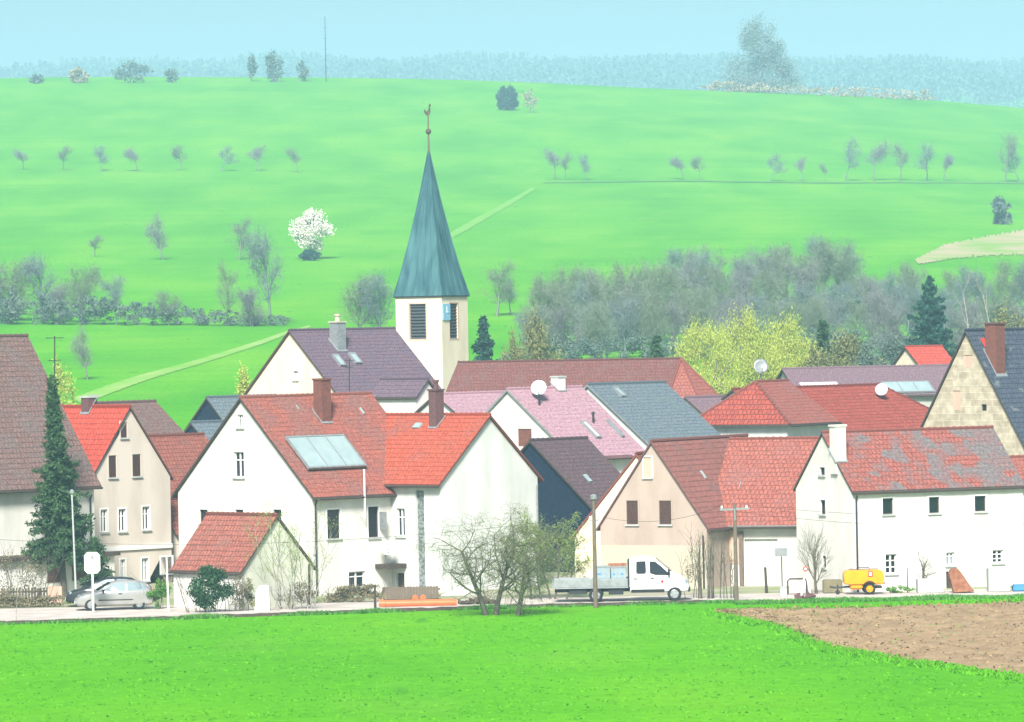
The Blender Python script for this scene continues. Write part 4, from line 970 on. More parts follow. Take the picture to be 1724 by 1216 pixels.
CAB = [(0, .45, 1.35, 2.10, .95, .84), (.06, .42, 1.36, 2.22, .98, .84), (.5, .42, 1.36, 2.27, 1.0, .85), (1.0, .42, 1.34, 2.27, 1.0, .85), (1.3, .42, 1.32, 2.18, 1.0, .84), (1.7, .42, 1.30, 1.85, 1.0, .84), (2.1, .42, 1.28, 1.50, .99, .86),
       (2.3, .42, 1.22, 1.36, .98, .85), (2.7, .42, 1.08, 1.20, .95, .76), (2.92, .44, .9, 1.0, .86, .62), (3.0, .48, .7, .78, .74, .5)]
def van():
    g = gp(1062, 1014, 257.5); root = empty('crew_cab_truck', Vector((g.x, 257.8, .012)), 'white crew cab pickup truck with open flatbed carrying blue grey crates', 'truck', None, R(-2))
    b = loft(CAB).build('cab', M['van_white'], root); cut_wheels(b, [(2.25, .36)], .44, 1.0); smooth_angle(b, 35)
    side_panel('side_window', CAB, [(.32, 1.46), (.32, 2.0), (.38, 2.05), (.78, 2.05), (.82, 2.0), (.82, 1.46), (.74, 1.40), (.4, 1.40)], M['glass'], root)
    side_panel('side_window', CAB, [(1.02, 1.42), (1.0, 2.03), (1.28, 2.02), (1.62, 1.75), (2.0, 1.38), (1.95, 1.31), (1.3, 1.33)], M['glass'], root)
    mb = MB(); n = Vector((.72, 0, .8)).normalized(); pts = [Vector((1.32, -.72, 2.15)), Vector((1.32, .72, 2.15)), Vector((2.1, .8, 1.5)), Vector((2.1, -.8, 1.5))]
    mb.prism([p + n*.025 for p in pts], -n*.06); mb.build('windscreen', M['glass'], root)
    for sg in (1, -1):
        wheel(root, 2.25, .36, sg*.98, .36, .24); wheel(root, -1.75, .36, sg*.96, .36, .3)
        mb = MB(); mb.obox((2.68, sg*.78 - .1, .86), (.2, 0, -.08), (0, .2, 0), (.05, 0, .22)); mb.build('headlight', M['glass_pale'], root, bevel=.03)
        mb = MB(); mb.obox((1.92, sg*1.0 - (0 if sg > 0 else .22), 1.32), (.12, 0, 0), (0, .22, 0), (0, 0, .3)); mb.build('mirror', M['rubber'], root, bevel=.03)
        mb = MB(); mb.obox((.05, sg*.985 - .02, .45), (1.7, 0, 0), (0, .04, 0), (0, 0, .16)); mb.build('sill_trim', M['rubber'], root)
        for xx in (.2, 1.06): 
            mb = MB(); mb.obox((xx, sg*1.0 - .02, 1.14), (.16, 0, 0), (0, .04, 0), (0, 0, .04)); mb.build('handle', M['rubber'], root)
        mb = MB(); mb.lathe((1.64, sg*.985, 1.0), (0, sg, 0), [(0, .075), (.03, .07)], 14); mb.build('emblem', M['lamp_red'], root)
        mb = MB(); mb.obox((-3.9, sg*.75 - .12, .68), (.05, 0, 0), (0, .24, 0), (0, 0, .13)); mb.build('tail_light', M['lamp_red'], root)
    mb = MB(); mb.obox((2.92, -.8, .44), (.14, 0, 0), (0, 1.6, 0), (0, 0, .22)); mb.build('bumper', M['rubber'], root, bevel=.04)
    # chassis and bed
    mb = MB()
    for sg in (.4, -.5): mb.obox((-3.85, sg, .5), (4.0, 0, 0), (0, .1, 0), (0, 0, .18))
    for x in (-3.7, -2.6, -1.2, -.4): mb.obox((x, -.8, .55), (.1, 0, 0), (0, 1.6, 0), (0, 0, .12))
    mb.obox((-1.1, -.9, .36), (.75, 0, 0), (0, .4, 0), (0, 0, .36)); mb.obox((-3.1, -.9, .42), (.9, 0, 0), (0, 1.8, 0), (0, 0, .24)); mb.build('chassis', M['dark_metal'], root)
    mb = MB(); mb.obox((-3.95, -1.02, .70), (3.85, 0, 0), (0, 2.04, 0), (0, 0, .07)); bed = mb.build('load_bed', M['alu'], root)
    for (o, a, bb) in (((-3.95, -1.04, .78), (1.9, 0, 0), (0, .04, 0)), ((-2.02, -1.04, .78), (1.9, 0, 0), (0, .04, 0)), ((-3.95, 1.0, .78), (1.9, 0, 0), (0, .04, 0)), ((-2.02, 1.0, .78), (1.9, 0, 0), (0, .04, 0)), ((-3.97, -1.0, .78), (.04, 0, 0), (0, 2.0, 0))):
        mb = MB(); mb.obox(o, a, bb, (0, 0, .40))
        if a[0] > 1:
            y = o[1] - .012
            for k in range(1, 4): mb.obox((o[0] + .02, y, o[2] + .1*k - .012), (a[0] - .04, 0, 0), (0, .064, 0), (0, 0, .024))
        mb.build('side_board', M['alu'], bed)
    mb = MB(); mb.obox((-.12, -.98, .75), (.07, 0, 0), (0, 1.96, 0), (0, 0, 1.35)); mb.build('headboard', M['dark_metal'], bed)
    for (x, wd, h, lab) in ((-1.82, .82, 1.0, 'pale blue grey crate on the truck bed, nearer the tailgate'), (-.96, .78, .96, 'pale blue grey crate on the truck bed, next to the cab')):
        c = empty('crate', root.matrix_basis @ Vector((x, -.93, .775)), lab, 'crate', 'crates on the truck bed', R(-2))
        mb = MB(); mb.obox((0, 0, 0), (wd, 0, 0), (0, .7, 0), (0, 0, h)); mb.build('crate_box', M['crate'], c, bevel=.02)
        lb = MB(); lb.obox((-.01, -.01, h + .002), (wd + .02, 0, 0), (0, .72, 0), (0, 0, .05)); lb.build('lid', M['alu'], c)
        mk = MB(); mk.obox((.08, -.012, h*.62), (.26 if x < -1 else .12, 0, 0), (0, .02, 0), (0, 0, .07)); 
        if x > -1: mk.obox((.5, -.012, h*.62), (.12, 0, 0), (0, .02, 0), (0, 0, .08))
        mk.build('marking', M['blue'], c)
    bl = empty('barrel', root.matrix_basis @ Vector((-.62, .35, 1.45)), 'rusty brown barrel lying across crates behind the truck cab', 'barrel', None, R(-2))
    mb = MB(); mb.lathe((-.5, 0, .2), (1, 0, 0), [(0, .24), (.02, .26), (.3, .26), (.32, .28), (.36, .28), (.38, .26), (.7, .26), (.72, .28), (.76, .28), (.78, .26), (.92, .26), (.94, .24)], 20); mb.build('drum', M['rust'], bl)
    mb = MB(); mb.obox((-.4, -.28, -.62), (.8, 0, 0), (0, .56, 0), (0, 0, .58)); mb.build('stand', M['dark_metal'], bl)
van()

def trailer():
    g = gp(1455, 998, 259.5); root = empty('compressor_trailer', Vector((g.x, 259.8, .012)), 'yellow compressor trailer with one yellow wheel parked by the white house', 'trailer', None, R(1))
    mb = MB(); prof = [(-1.02, .55), (-1.05, 1.05), (-.98, 1.18), (-.8, 1.24), (.75, 1.24), (.92, 1.2), (1.0, 1.08), (1.03, .62), (.9, .5), (-.75, .5)]
    mb.prism([Vector((x, -.62, z)) for x, z in prof], (0, 1.24, 0)); mb.build('housing', M['yellow'], root, bevel=.05)
    mb = MB(); mb.obox((-.72, -.6, .26), (.62, 0, 0), (0, 1.2, 0), (0, 0, .3)); mb.build('belly_tank', M['yellow'], root, bevel=.08)
    for sg in (1, -1):
        w = wheel(root, .25, .3, sg*.72, .30, .2, 'yellow', 6)
        mb = MB(); pts = [(x, z) for x, z in [(.25 + .38*math.cos(R(k)), .3 + .38*math.sin(R(k))) for k in range(0, 181, 20)]]
        for p, q in zip(pts, pts[1:]): mb.prism([Vector((p[0], sg*.72 - .12, p[1])), Vector((q[0], sg*.72 - .12, q[1])), Vector((q[0]*.98 + .005, sg*.72 - .12, q[1] + .03)), Vector((p[0]*.98 + .005, sg*.72 - .12, p[1] + .03))], (0, .24, 0))
        mb.build('mudguard', M['dark_metal'], root)
    mb = MB(); mb.tube([(-.5, 0, .4), (-1.5, 0, .36), (-1.75, 0, .42)], .05, 8); mb.tube([(-1.35, 0, .5), (-1.35, 0, .05)], .04, 8); mb.lathe((-1.35, -.04, .12), (0, 1, 0), [(0, .12), (.08, .12)], 14); mb.obox((-.7, -.5, .3), (1.6, 0, 0), (0, 1, 0), (0, 0, .12)); mb.build('drawbar', M['dark_metal'], root)
    mb = MB(); mb.obox((-.75, -.05, 1.27), (1.5, 0, 0), (0, .1, 0), (0, 0, .03)); mb.tube([(-.3, 0, 1.25), (-.3, 0, 1.36), (.3, 0, 1.36), (.3, 0, 1.25)], .025, 6); mb.build('lifting_rail', M['dark_metal'], root)
    mb = MB(); mb.obox((.18, -.65, .92), (.24, 0, 0), (0, .02, 0), (0, 0, .28)); o = mb.build('warning_label', M['red'], root)
    mb = MB(); mb.obox((.23, -.66, .97), (.14, 0, 0), (0, .012, 0), (0, 0, .18)); mb.build('label_field', M['frame'], o)
    mb = MB(); mb.obox((1.0, -.5, .5), (.05, 0, 0), (0, .3, 0), (0, 0, .1)); mb.obox((1.0, .2, .5), (.05, 0, 0), (0, .3, 0), (0, 0, .1)); mb.build('tail_light', M['lamp_red'], root)
trailer()

# ---------------------------------------------------------------- street furniture
def single(name, mb, m, loc, label, cat, group=None, bevel=0, smooth=False):
    o = mb.build(name, m, None, bevel=bevel, smooth=smooth); o.location = loc; return tag(o, label, cat, group)
def road_sign():
    d = 256; g = gp(157, 1032, d); top = CAMZ + ray(157, 930)[1] * d; bot = CAMZ + ray(157, 966)[1] * d
    root = empty('road_sign', Vector((g.x, d, .01)), 'white eight-sided sign plate on a white post in front of the silver car', 'sign')
    mb = MB(); mb.tube([(0, .04, 0), (0, .04, top - .1)], .055, 10); mb.build('post', M['white_metal'], root)
    hw = .40; c = .16; h0, h1 = bot, top
    pl = [(-hw, h0 + c), (-hw + c, h0), (hw - c, h0), (hw, h0 + c), (hw, h1 - c), (hw - c, h1), (-hw + c, h1), (-hw, h1 - c)]
    mb = MB(); mb.prism([Vector((x, -.04, z)) for x, z in pl], (0, .03, 0)); p = mb.build('sign_plate', M['white_metal'], root)
    mb = MB(); mb.obox((-.05, -.05, top - .36), (.1, 0, 0), (0, .008, 0), (0, 0, .2)); mb.build('marking', M['zinc'], p)
road_sign()
def pole(px, pyb, pyt, d, r, m, label, lean=0, name='pole', cat='pole'):
    g = gp(px, pyb, d); h = CAMZ + ray(px, pyt)[1] * d
    mb = MB(); mb.tube([(0, 0, -.2), (lean, 0, h)], [r, r * .75], 8); return single(name, mb, M[m], Vector((g.x, d, 0)), label, cat)
pole(284, 1032, 938, 256, .055, 'white_metal', 'white metal post left of the garden shed', -.05, 'marker_post', 'post')
def flagpole():
    d = 266; g = gp(128, 990, d); h = CAMZ + ray(124, 832)[1] * d
    root = empty('lamp_post', Vector((g.x, d, 0)), 'slim pale pole with small head in front of the spruce', 'lamp post')
    mb = MB(); mb.tube([(0, 0, 0), (-.12, 0, h)], [.06, .04], 8); mb.build('pole', M['concrete'], root)
    mb = MB(); mb.lathe((-.12, 0, h), (0, 0, 1), [(0, .06), (.05, .13), (.18, .12), (.26, .03)], 10); mb.build('lamp_head', M['zinc'], root)
flagpole()
pole(632, 1034, 985, 252.3, .07, 'wood_dark', 'short dark wooden post at the left end of the orange pipes', 0, 'wooden_post', 'post')
pole(1291, 1000, 955, 262.4, .085, 'wood_dark', 'short dark post standing before the white barn door', -.06, 'wooden_post', 'post')
pole(1528, 990, 955, 260.4, .03, 'dark_metal', 'thin dark rod by the long white house near the rusty sheet', .0, 'rod', 'rod')
UP = []
def utility(px, pyb, pyt, d, label, arm):
    g = gp(px, pyb, d); h = CAMZ + ray(px, pyt)[1] * d
    root = empty('utility_pole', Vector((g.x, d, 0)), label, 'utility pole', 'utility poles along the road')
    mb = MB(); mb.tube([(0, 0, -.3), (0, 0, h)], [.12, .085], 10); mb.build('pole', M['wood'], root)
    z = h - .35
    if arm:
        mb = MB(); mb.obox((-.75, -.05, z), (1.5, 0, .05), (0, .1, 0), (0, 0, .1)); mb.obox((-.03, -.12, z - .5), (.06, 0, 0), (0, .06, 0), (0, 0, .6)); mb.build('crossarm', M['zinc'], root)
        xs = (-.65, .6)
    else:
        mb = MB(); mb.lathe((0, 0, h), (0, 0, 1), [(0, .09), (.05, .17), (.22, .17), (.3, .05)], 10); mb.build('pole_cap', M['zinc'], root); xs = (-.2, .2)
        mb = MB(); mb.obox((-.2, -.04, z - .7), (.4, 0, 0), (0, .08, 0), (0, 0, .07)); mb.build('crossarm', M['zinc'], root); z -= .72
    for x in xs:
        mb = MB(); mb.lathe((x, 0, z + .1), (0, 0, 1), [(0, .03), (.03, .06), (.12, .055), (.16, .02)], 8); mb.build('insulator', M['frame'], root)
        UP.append(Vector((g.x + x, d, z + .26)))
utility(1003, 1028, 842, 251.6, 'wooden pole with grey cap beside the rear of the truck', False)
utility(1240, 1018, 848, 254.2, 'wooden pole with pale crossarm in front of the red barn roof', True)
def wire(a, b, sag, label):
    mb = MB(); pts = []
    for k in range(33):
        t = k / 32; p = a.lerp(b, t); p.z -= sag * 4 * t * (1 - t); pts.append(p - a)
    mb.tube(pts, .011, 4); single('overhead_wire', mb, M['dark_metal'], a, label, 'wire', 'overhead wires')
A, B, C_, D_ = UP
wire(A, P(-60, 905, 256), .8, 'lower thin wire running left from the capped pole past the white house')
wire(B, C_, .5, 'thin wire spanning the beige gable between the two utility poles')
wire(D_, P(1790, 862, 256), .35, 'upper thin wire running right from the crossarm over the white house')
wire(D_ + Vector((-.5, 0, -.3)), P(1790, 878, 256), .45, 'lower thin wire running right from the crossarm over the white house')

def pipes():
    d0 = 256.4; gx0 = gp(641, 1018, d0).x; L = 128 / (F / d0)
    for i, (dy, z, xo, ln, lab) in enumerate(((0, .16, 0, L, 'orange plastic pipe lying nearest the road'), (.42, .16, -.1, L * .98, 'orange plastic pipe lying behind the nearest orange pipe'))):
        mb = MB(); r = .17; n = 20
        mb.lathe((0, 0, 0), (1, .01, 0), [(0, r*.86), (0, r*1.2), (.22, r*1.2), (.25, r), (ln - .02, r), (ln, r*.98), (ln, r*.85)], n)
        o = single('pipe', mb, M['orange_pipe'], Vector((gx0 + xo, d0 + dy, z)), lab, 'pipe', 'orange pipes by the road', smooth=False); smooth_angle(o, 30)
    for px, lab in ((699, 'left one of two small orange pipe ends behind the pipes'), (712, 'right one of two small orange pipe ends behind the pipes')):
        mb = MB(); mb.lathe((0, 0, 0), (0, 1, 0), [(0, .10), (0, .15), (.8, .15), (.8, .1)], 16)
        single('pipe', mb, M['orange_pipe'], Vector((gp(px, 1012, d0 + .8).x, d0 + .85, .36)), lab, 'pipe', 'orange pipes by the road')
    mb = MB(); mb.box(0, 0, 0, 1.1, .14, .21); mb.box(.05, .4, 0, 1.05, .55, .21)
    single('timber_bearer', mb, M['wood'], Vector((gp(688, 1012, d0 + .8).x, d0 + .9, 0)), 'weathered timber bearers under the small orange pipe ends', 'timber')
pipes()
def slab(name, pts_px, d, thick, m, label, cat, bevel=0):
    "upright slab with the outline measured at distance d and a real thickness"
    g = gp(pts_px[0][0], 1000, d); b = Vector((g.x, d, 0))
    mb = MB(); mb.prism([P(x, y, d) - b for x, y in pts_px], (0, thick, 0)); return single(name, mb, M[m], b, label, cat, bevel=bevel)
def blk(name, x0, y0, x1, d, depth, m, label, cat, z0=0, bevel=.03):
    a, b = P(x0, y0, d), P(x1, y0, d); mb = MB(); mb.box(0, 0, z0, b.x - a.x, depth, a.z); return single(name, mb, M[m], Vector((a.x, d, 0)), label, cat, bevel=bevel)
blk('concrete_block', 1545, 976, 1589, 259.6, 1.3, 'concrete', 'pale grey concrete block under the small bare tree', 'block')
blk('concrete_block', 1664, 958, 1700, 259.6, 1.2, 'concrete', 'taller pale grey concrete block near the right edge', 'block')
blk('water_trough', 1706, 985, 1760, 259.4, 1.0, 'blue', 'low dark blue tub at the right edge of the view', 'tub', bevel=.06)
blk('log_pile', 1386, 977, 1418, 261.0, .8, 'leaf_dry', 'grey brown stack of brushwood left of the yellow trailer', 'woodpile', bevel=.05)
def ramp():
    d = 258.8; g = gp(1600, 995, d); b = Vector((g.x, d, 0)); prof = [P(x, y, d) - b for x, y in ((1598, 966), (1602, 959), (1612, 957), (1619, 965), (1630, 981), (1641, 996), (1606, 998))]
    mb = MB(); mb.prism(prof, (0, .9, 0)); root = single('rusty_sheet', mb, M['rust'], b, 'rusty brown curved metal sheet leaning against the white house', 'metal sheet', bevel=.02)
ramp()
def barrier():
    d = 260.6; a = P(1326, 975, d); b = P(1358, 975, d); g0 = Vector((a.x, d, 0)); w = b.x - a.x
    root = empty('barrier', g0, 'dark hoop barrier with white boards in front of the barn', 'barrier')
    mb = MB(); mb.tube([(0, 0, 0), (0, 0, a.z - .1), (.1, 0, a.z), (w - .1, 0, a.z), (w, 0, a.z - .1), (w, 0, 0)], .045, 8); mb.build('hoop', M['wood_dark'], root)
    mb = MB(); mb.obox((.08, .05, .12), (w - .16, 0, 0), (0, .04, 0), (0, 0, a.z - .3)); mb.build('board', M['white_metal'], root)
barrier()
def warn():
    d = 259.4; g = gp(1357, 1000, d); root = empty('warning_sign', Vector((g.x, d, 0)), 'small red disc warning sign on a white stand by the bare tree', 'sign'); h = P(1358, 958, d).z
    mb = MB(); mb.obox((-.28, 0, 0), (.08, 0, 0), (0, .08, 0), (.22, .1, h - .15)); mb.obox((.2, 0, 0), (.08, 0, 0), (0, .08, 0), (-.22, .1, h - .15)); mb.build('stand', M['white_metal'], root)
    mb = MB(); mb.lathe((0, .06, h), (0, -1, 0), [(0, .13), (.03, .13)], 18); o = mb.build('sign_disc', M['red'], root)
    mb = MB(); mb.lathe((0, .028, h), (0, -1, 0), [(0, .07), (.012, .07)], 16); mb.build('disc_centre', M['frame'], o)
warn()
def info_sign():
    d = 261.2; g = gp(1317, 992, d); h = P(1316, 930, d).z; root = empty('notice_board', Vector((g.x, d, 0)), 'small grey notice board on a thin post by the white barn door', 'sign')
    mb = MB(); mb.tube([(0, .05, 0), (0, .05, h + .2)], .035, 8); mb.build('post', M['wood_dark'], root)
    mb = MB(); mb.box(-.34, 0, h - .22, .3, .03, h + .22); p = mb.build('board', M['zinc'], root)
info_sign()
mb = MB(); rng = random.Random(3)
for k in range(40):
    x, y, r = rng.uniform(0, .95), rng.uniform(0, .5), rng.uniform(.05, .12); mb.obox((x, y, rng.uniform(-.05, .2)), (r*1.6, rng.uniform(-.05, .05), .02), (.02, r*1.4, 0), (0, .02, r*1.2))
single('brick_heap', mb, M['brick_dark'], Vector((gp(1338, 1010, 255).x, 255.6, 0)), 'heap of dark bricks on the verge below the hoop barrier', 'bricks')
mb = MB(); mb.box(0, 0, 0, .36, .36, .5); mb.box(.02, .02, .5, .34, .34, .55)
single('stone_bollard', mb, M['concrete'], Vector((gp(1314, 1000, 258).x, 258.4, 0)), 'small pale stone block below the grey notice board', 'stone', bevel=.05)
slab('gate_pillar', ((428, 1034), (431, 996), (437, 986), (452, 986), (455, 1034)), 254.8, .5, 'white', 'small white tapered pillar in front of the garden shed', 'pillar', .03)
slab('ramp_wall', ((742, 1010), (742, 1003), (800, 974), (803, 976), (803, 1010)), 266.2, .25, 'white_cool', 'pale sloping stair wall below the white wing', 'wall')
def heap():
    mb = MB(); rng = random.Random(8); d = 257
    for k in range(46):
        x, y = rng.uniform(0, 1.9), rng.uniform(0, .8); z = rng.uniform(0, .28) * (1 - abs(x - .9) / 1.2); r = rng.uniform(.08, .2)
        mb.lathe((x, y, z), (rng.uniform(-1, 1), rng.uniform(-1, 1), rng.uniform(.3, 1)), [(0, r*.5), (r*.5, r), (r, r*.6)], 6)
    single('rubble_heap', mb, M['kerb'], Vector((gp(772, 1012, d).x, d, 0)), 'low dark heap of stones right of the orange pipes', 'rubble')
heap()
# fences
def picket(x0, x1, yt, d, label, m, step=.16, wd=.09, name='picket_fence', rails=(.25, .75), posts=2.0, jitter=.04):
    a, b = gp(x0, 1010, d), gp(x1, 1010, d); h = CAMZ + ray((x0+x1)/2, yt)[1] * d; root = empty(name, Vector((a.x, d, 0)), label, 'fence'); L = b.x - a.x; rng = random.Random(int(x0) + 5)
    n = int(L / step); mb = MB()
    for k in range(n): 
        hh = h + rng.uniform(-jitter, jitter); x = k*step
        mb.prism([Vector((x, 0, .05)), Vector((x + wd, 0, .05)), Vector((x + wd, 0, hh - .05)), Vector((x + wd/2, 0, hh)), Vector((x, 0, hh - .05))], (0, .03, 0))
    mb.build('slat_panel', M[m], root)
    rb = MB()
    for f in rails: rb.box(0, .033, h*f - .05, L, .075, h*f + .05)
    rb.build('rail', M[m], root)
    for k in range(int(L / posts) + 1):
        pb = MB(); pb.box(k*posts - .06, .078, -.1, k*posts + .06, .2, h*.95); pb.build('post', M[m], root)
picket(-60, 98, 990, 266, 'grey wooden picket fence in front of the flat annex', 'wood', name='picket_fence')
blk('brick_gate_pier', 80, 988, 104, 265.2, .4, 'plaster_pink', 'short pinkish brick gate pier at the end of the picket fence', 'pier')
picket(646, 742, 987, 263, 'plain grey board fence behind the orange pipes', 'wood', .15, .145, 'board_fence', posts=1.4, jitter=.01)

# ---------------------------------------------------------------- vegetation
def segmesh(name, segs, m, parent, k=3):
    if not segs: return None
    a = np.array([(*s[0], *s[1], s[2], s[3]) for s in segs], np.float64); p0, p1 = a[:, :3], a[:, 3:6]
    t = p1 - p0; t /= np.maximum(np.linalg.norm(t, axis=1, keepdims=True), 1e-9)
    ref = np.where(np.abs(t[:, 2:3]) < .9, np.array([[0, 0, 1.]]), np.array([[1., 0, 0]])); u = np.cross(t, ref); u /= np.linalg.norm(u, axis=1, keepdims=True); v = np.cross(t, u)
    rings = []
    for (p, r) in ((p0, a[:, 6:7]), (p1, a[:, 7:8])):
        for j in range(k):
            an = 2*math.pi*j/k; rings.append(p + (u*math.cos(an) + v*math.sin(an)) * r)
    vs = np.stack(rings, 1).reshape(-1, 3); n = len(segs); b = np.arange(n)[:, None] * 2*k
    fs = np.concatenate([b + np.array([[j, (j+1) % k, k + (j+1) % k, k + j]]) for j in range(k)], 0)
    return np_mesh(name, vs, fs, m, parent, smooth=k > 3)
def rperp(rng, d):
    v = Vector((rng.uniform(-1, 1), rng.uniform(-1, 1), rng.uniform(-1, 1))); v = v - d * v.dot(d); return v.normalized() if v.length > 1e-3 else d.orthogonal().normalized()
def grow(rng, base, d, L, r, levels, kids, ang, ratio=.62, up=.05, wig=.16, clear=.3, droop=0, tlev=0, rmin=.006, nseg=(6, 5, 4, 3, 2, 2), wig0=None):
    trunk, crown, tips = [], [], []
    def br(p, d, L, r, lv):
        n = nseg[min(lv, 5)]
        for i in range(n):
            wg = wig if (lv or wig0 is None) else wig0
            d = (d + Vector((rng.gauss(0, wg), rng.gauss(0, wg), rng.gauss(0, wg))) + Vector((0, 0, up - droop * max(0, lv - 1)))).normalized()
            q = p + d * (L / n); r1 = max(rmin, r * (1 - .72 / n)); (trunk if lv <= tlev else crown).append((p, q, r, r1)); f = (i + 1) / n
            if lv < levels and (lv > 0 or f >= clear):
                k = kids[lv] / (n if lv else max(1, n * (1 - clear))); k = int(k) + (rng.random() < k - int(k))
                for _ in range(k):
                    a = R(rng.uniform(*ang)); dd = (d * math.cos(a) + rperp(rng, d) * math.sin(a)).normalized()
                    br(q, dd, L * ratio * rng.uniform(.7, 1.15) * (1 - .25 * f), max(rmin, r1 * .6), lv + 1)
            p, r = q, r1
        if lv >= levels - 1: tips.append(p)
    br(Vector(base), Vector(d).normalized(), L, r, 0); return trunk, crown, tips
def leafcloud(rng, pts, size, flat=.5, hang=0):
    "quads (diamonds) around points"
    n = len(pts); P_ = np.array([tuple(p) for p in pts], np.float64); rs = np.random.RandomState(rng.randrange(1 << 30))
    a = rs.normal(size=(n, 3)); a /= np.linalg.norm(a, axis=1, keepdims=True); b = np.cross(a, rs.normal(size=(n, 3))); b /= np.linalg.norm(b, axis=1, keepdims=True)
    if hang: a = a * (1 - hang) + np.array([0, 0, -1.]) * hang
    s = size * rs.uniform(.6, 1.4, (n, 1)); 
    vs = np.stack([P_ - a*s, P_ + b*s*flat, P_ + a*s, P_ - b*s*flat], 1).reshape(-1, 3); return vs, np.arange(4*n).reshape(n, 4)
def lobes_pts(rng, lobes, n, shell=.55):
    rs = np.random.RandomState(rng.randrange(1 << 30)); vol = np.array([l[3]*l[4]*l[5] for l in lobes]) ** .7; pk = rs.choice(len(lobes), n, p=vol/vol.sum()); L = np.array(lobes)[pk]
    v = rs.normal(size=(n, 3)); v /= np.linalg.norm(v, axis=1, keepdims=True); rr = (shell + (1.08 - shell) * rs.rand(n, 1)) ; return L[:, :3] + v * rr * L[:, 3:6]
def clumps(rng, cx, cy, z0, wx, wy, h, n, prof=None):
    "uneven set of lobes filling a crown"
    out = []
    for _ in range(n):
        t = rng.random(); z = z0 + h * t; k = prof(t) if prof else math.sqrt(max(.05, 1 - (2*t - 1) ** 2)); a = rng.uniform(0, 6.28); q = math.sqrt(rng.random()) * .85
        s = rng.uniform(.16, .34); out.append((cx + wx/2*k*q*math.cos(a), cy + wy/2*k*q*math.sin(a), z, wx*s*.8*max(.4, k), wy*s*.8*max(.4, k), h*s*.7))
    return out
def bush(name, loc, w, h, m, label, cat='bush', n=2500, size=.07, group=None, seed=1, wy=None, twigs=True, prof=None, shell=.35):
    rng = random.Random(seed); root = empty(name, loc, label, cat, group)
    if twigs:
        segs = []
        for k in range(max(5, int(w * 5))):
            x = rng.uniform(-w*.42, w*.42); t, c, _ = grow(rng, (x, rng.uniform(-.2, .2), -.05), (x*.3, rng.uniform(-.3, .3), 1), h * rng.uniform(.75, 1.1), .02, 1, (6,), (20, 50), .45, .04, .12, .2); segs += t + c
        segmesh('stems', segs, M['bark'], root)
    pts = lobes_pts(rng, clumps(rng, 0, 0, h*.08, w, wy or w*.6, h*.86, max(8, int(w * 8)), prof), n, shell)
    pts = pts[pts[:, 2] > .02]
    v, f = leafcloud(rng, pts, size); np_mesh('foliage', v, f, M[m], root); return root
def tree_obj(name, loc, trunk, crown, label, cat='tree', group=None, mt='bark', mc='twig', leaves=None, ml=None, ls=.04, rz=0, k=5, lflat=.5):
    root = empty(name, loc, label, cat, group, rz); segmesh('trunk', trunk, M[mt], root, k); segmesh('crown', crown, M[mc], root, 3)
    if leaves:
        v, f = leafcloud(random.Random(5), leaves, ls, lflat); np_mesh('leaves' if ml != mc else 'fine_twigs', v, f, M[ml], root)
    return root
# spruce
def spruce(loc, h, wprof, label, seed=3, whorl=.3, m='needle', clear=.2, trunk_r=.16, nb=9, dens=1.0, name='spruce_tree', lean=0, needle=.10):
    rng = random.Random(seed); root = empty(name, loc, label, 'tree')
    tp = [Vector((lean * (1 - k/10), 0, h*k/10)) for k in range(11)]
    mb = MB(); mb.tube(tp, [trunk_r*(1 - .93*k/10) + .01 for k in range(11)], 8); mb.build('trunk', M['bark'], root)
    pts = []; segs = []; z = h*clear
    while z < h - .05:
        t = (z - h*clear) / (h*(1 - clear)); L = wprof(t); 
        for k in range(nb if t < .9 else 5):
            a = rng.uniform(0, 6.28); l = L * rng.uniform(.6, 1.2); el = rng.uniform(-.35, .1) + t*.55
            d = Vector((math.cos(a)*math.cos(el), math.sin(a)*math.cos(el), math.sin(el))); p = Vector((lean*(1 - z/h), 0, z + rng.uniform(-.12, .12))); n = max(2, int(l / .22)); q0 = p
            for i in range(n):
                d = (d + Vector((0, 0, -.05 if i < n*.6 else .1))).normalized(); q = q0 + d * (l/n); segs.append((q0, q, .016, .012))
                for _ in range(int(13 * dens)):
                    s = q0.lerp(q, rng.random()); sw = .13 * (1 - .5*i/n) ; pts.append(s + Vector((rng.gauss(0, sw), rng.gauss(0, sw), rng.gauss(-.06, .07))))
                q0 = q
        z += whorl * rng.uniform(.8, 1.2)
    for _ in range(60): pts.append(Vector((rng.gauss(0, .06), rng.gauss(0, .06), h - abs(rng.gauss(0, .3)))))
    segmesh('branches', segs, M['bark'], root); v, f = leafcloud(rng, pts, needle, .38); np_mesh('crown', v, f, M[m], root); return root
sp_d = 270.5; g = gp(110, 992, sp_d)
hs = CAMZ + ray(96, 632)[1] * sp_d
def spw(t): return (2.5 * (1 - t) ** 1.3 + .05) * (.62 + .38 * math.sin(t * 23) ** 2)
spruce(Vector((g.x - .5, sp_d, 0)), hs, spw, 'tall slender dark spruce in front of the brown roofed farmhouse', clear=.2, lean=.45, whorl=.24, nb=12, dens=1.3, needle=.12)
g = gp(165, 990, 268.5)
spruce(Vector((g.x - .1, 268.5, 0)), 3.3, lambda t: 1.05 * (1 - t) ** .7 + .1, 'low dark conifer to the right of the spruce behind the white sign', seed=8, clear=.25, whorl=.22, nb=9)
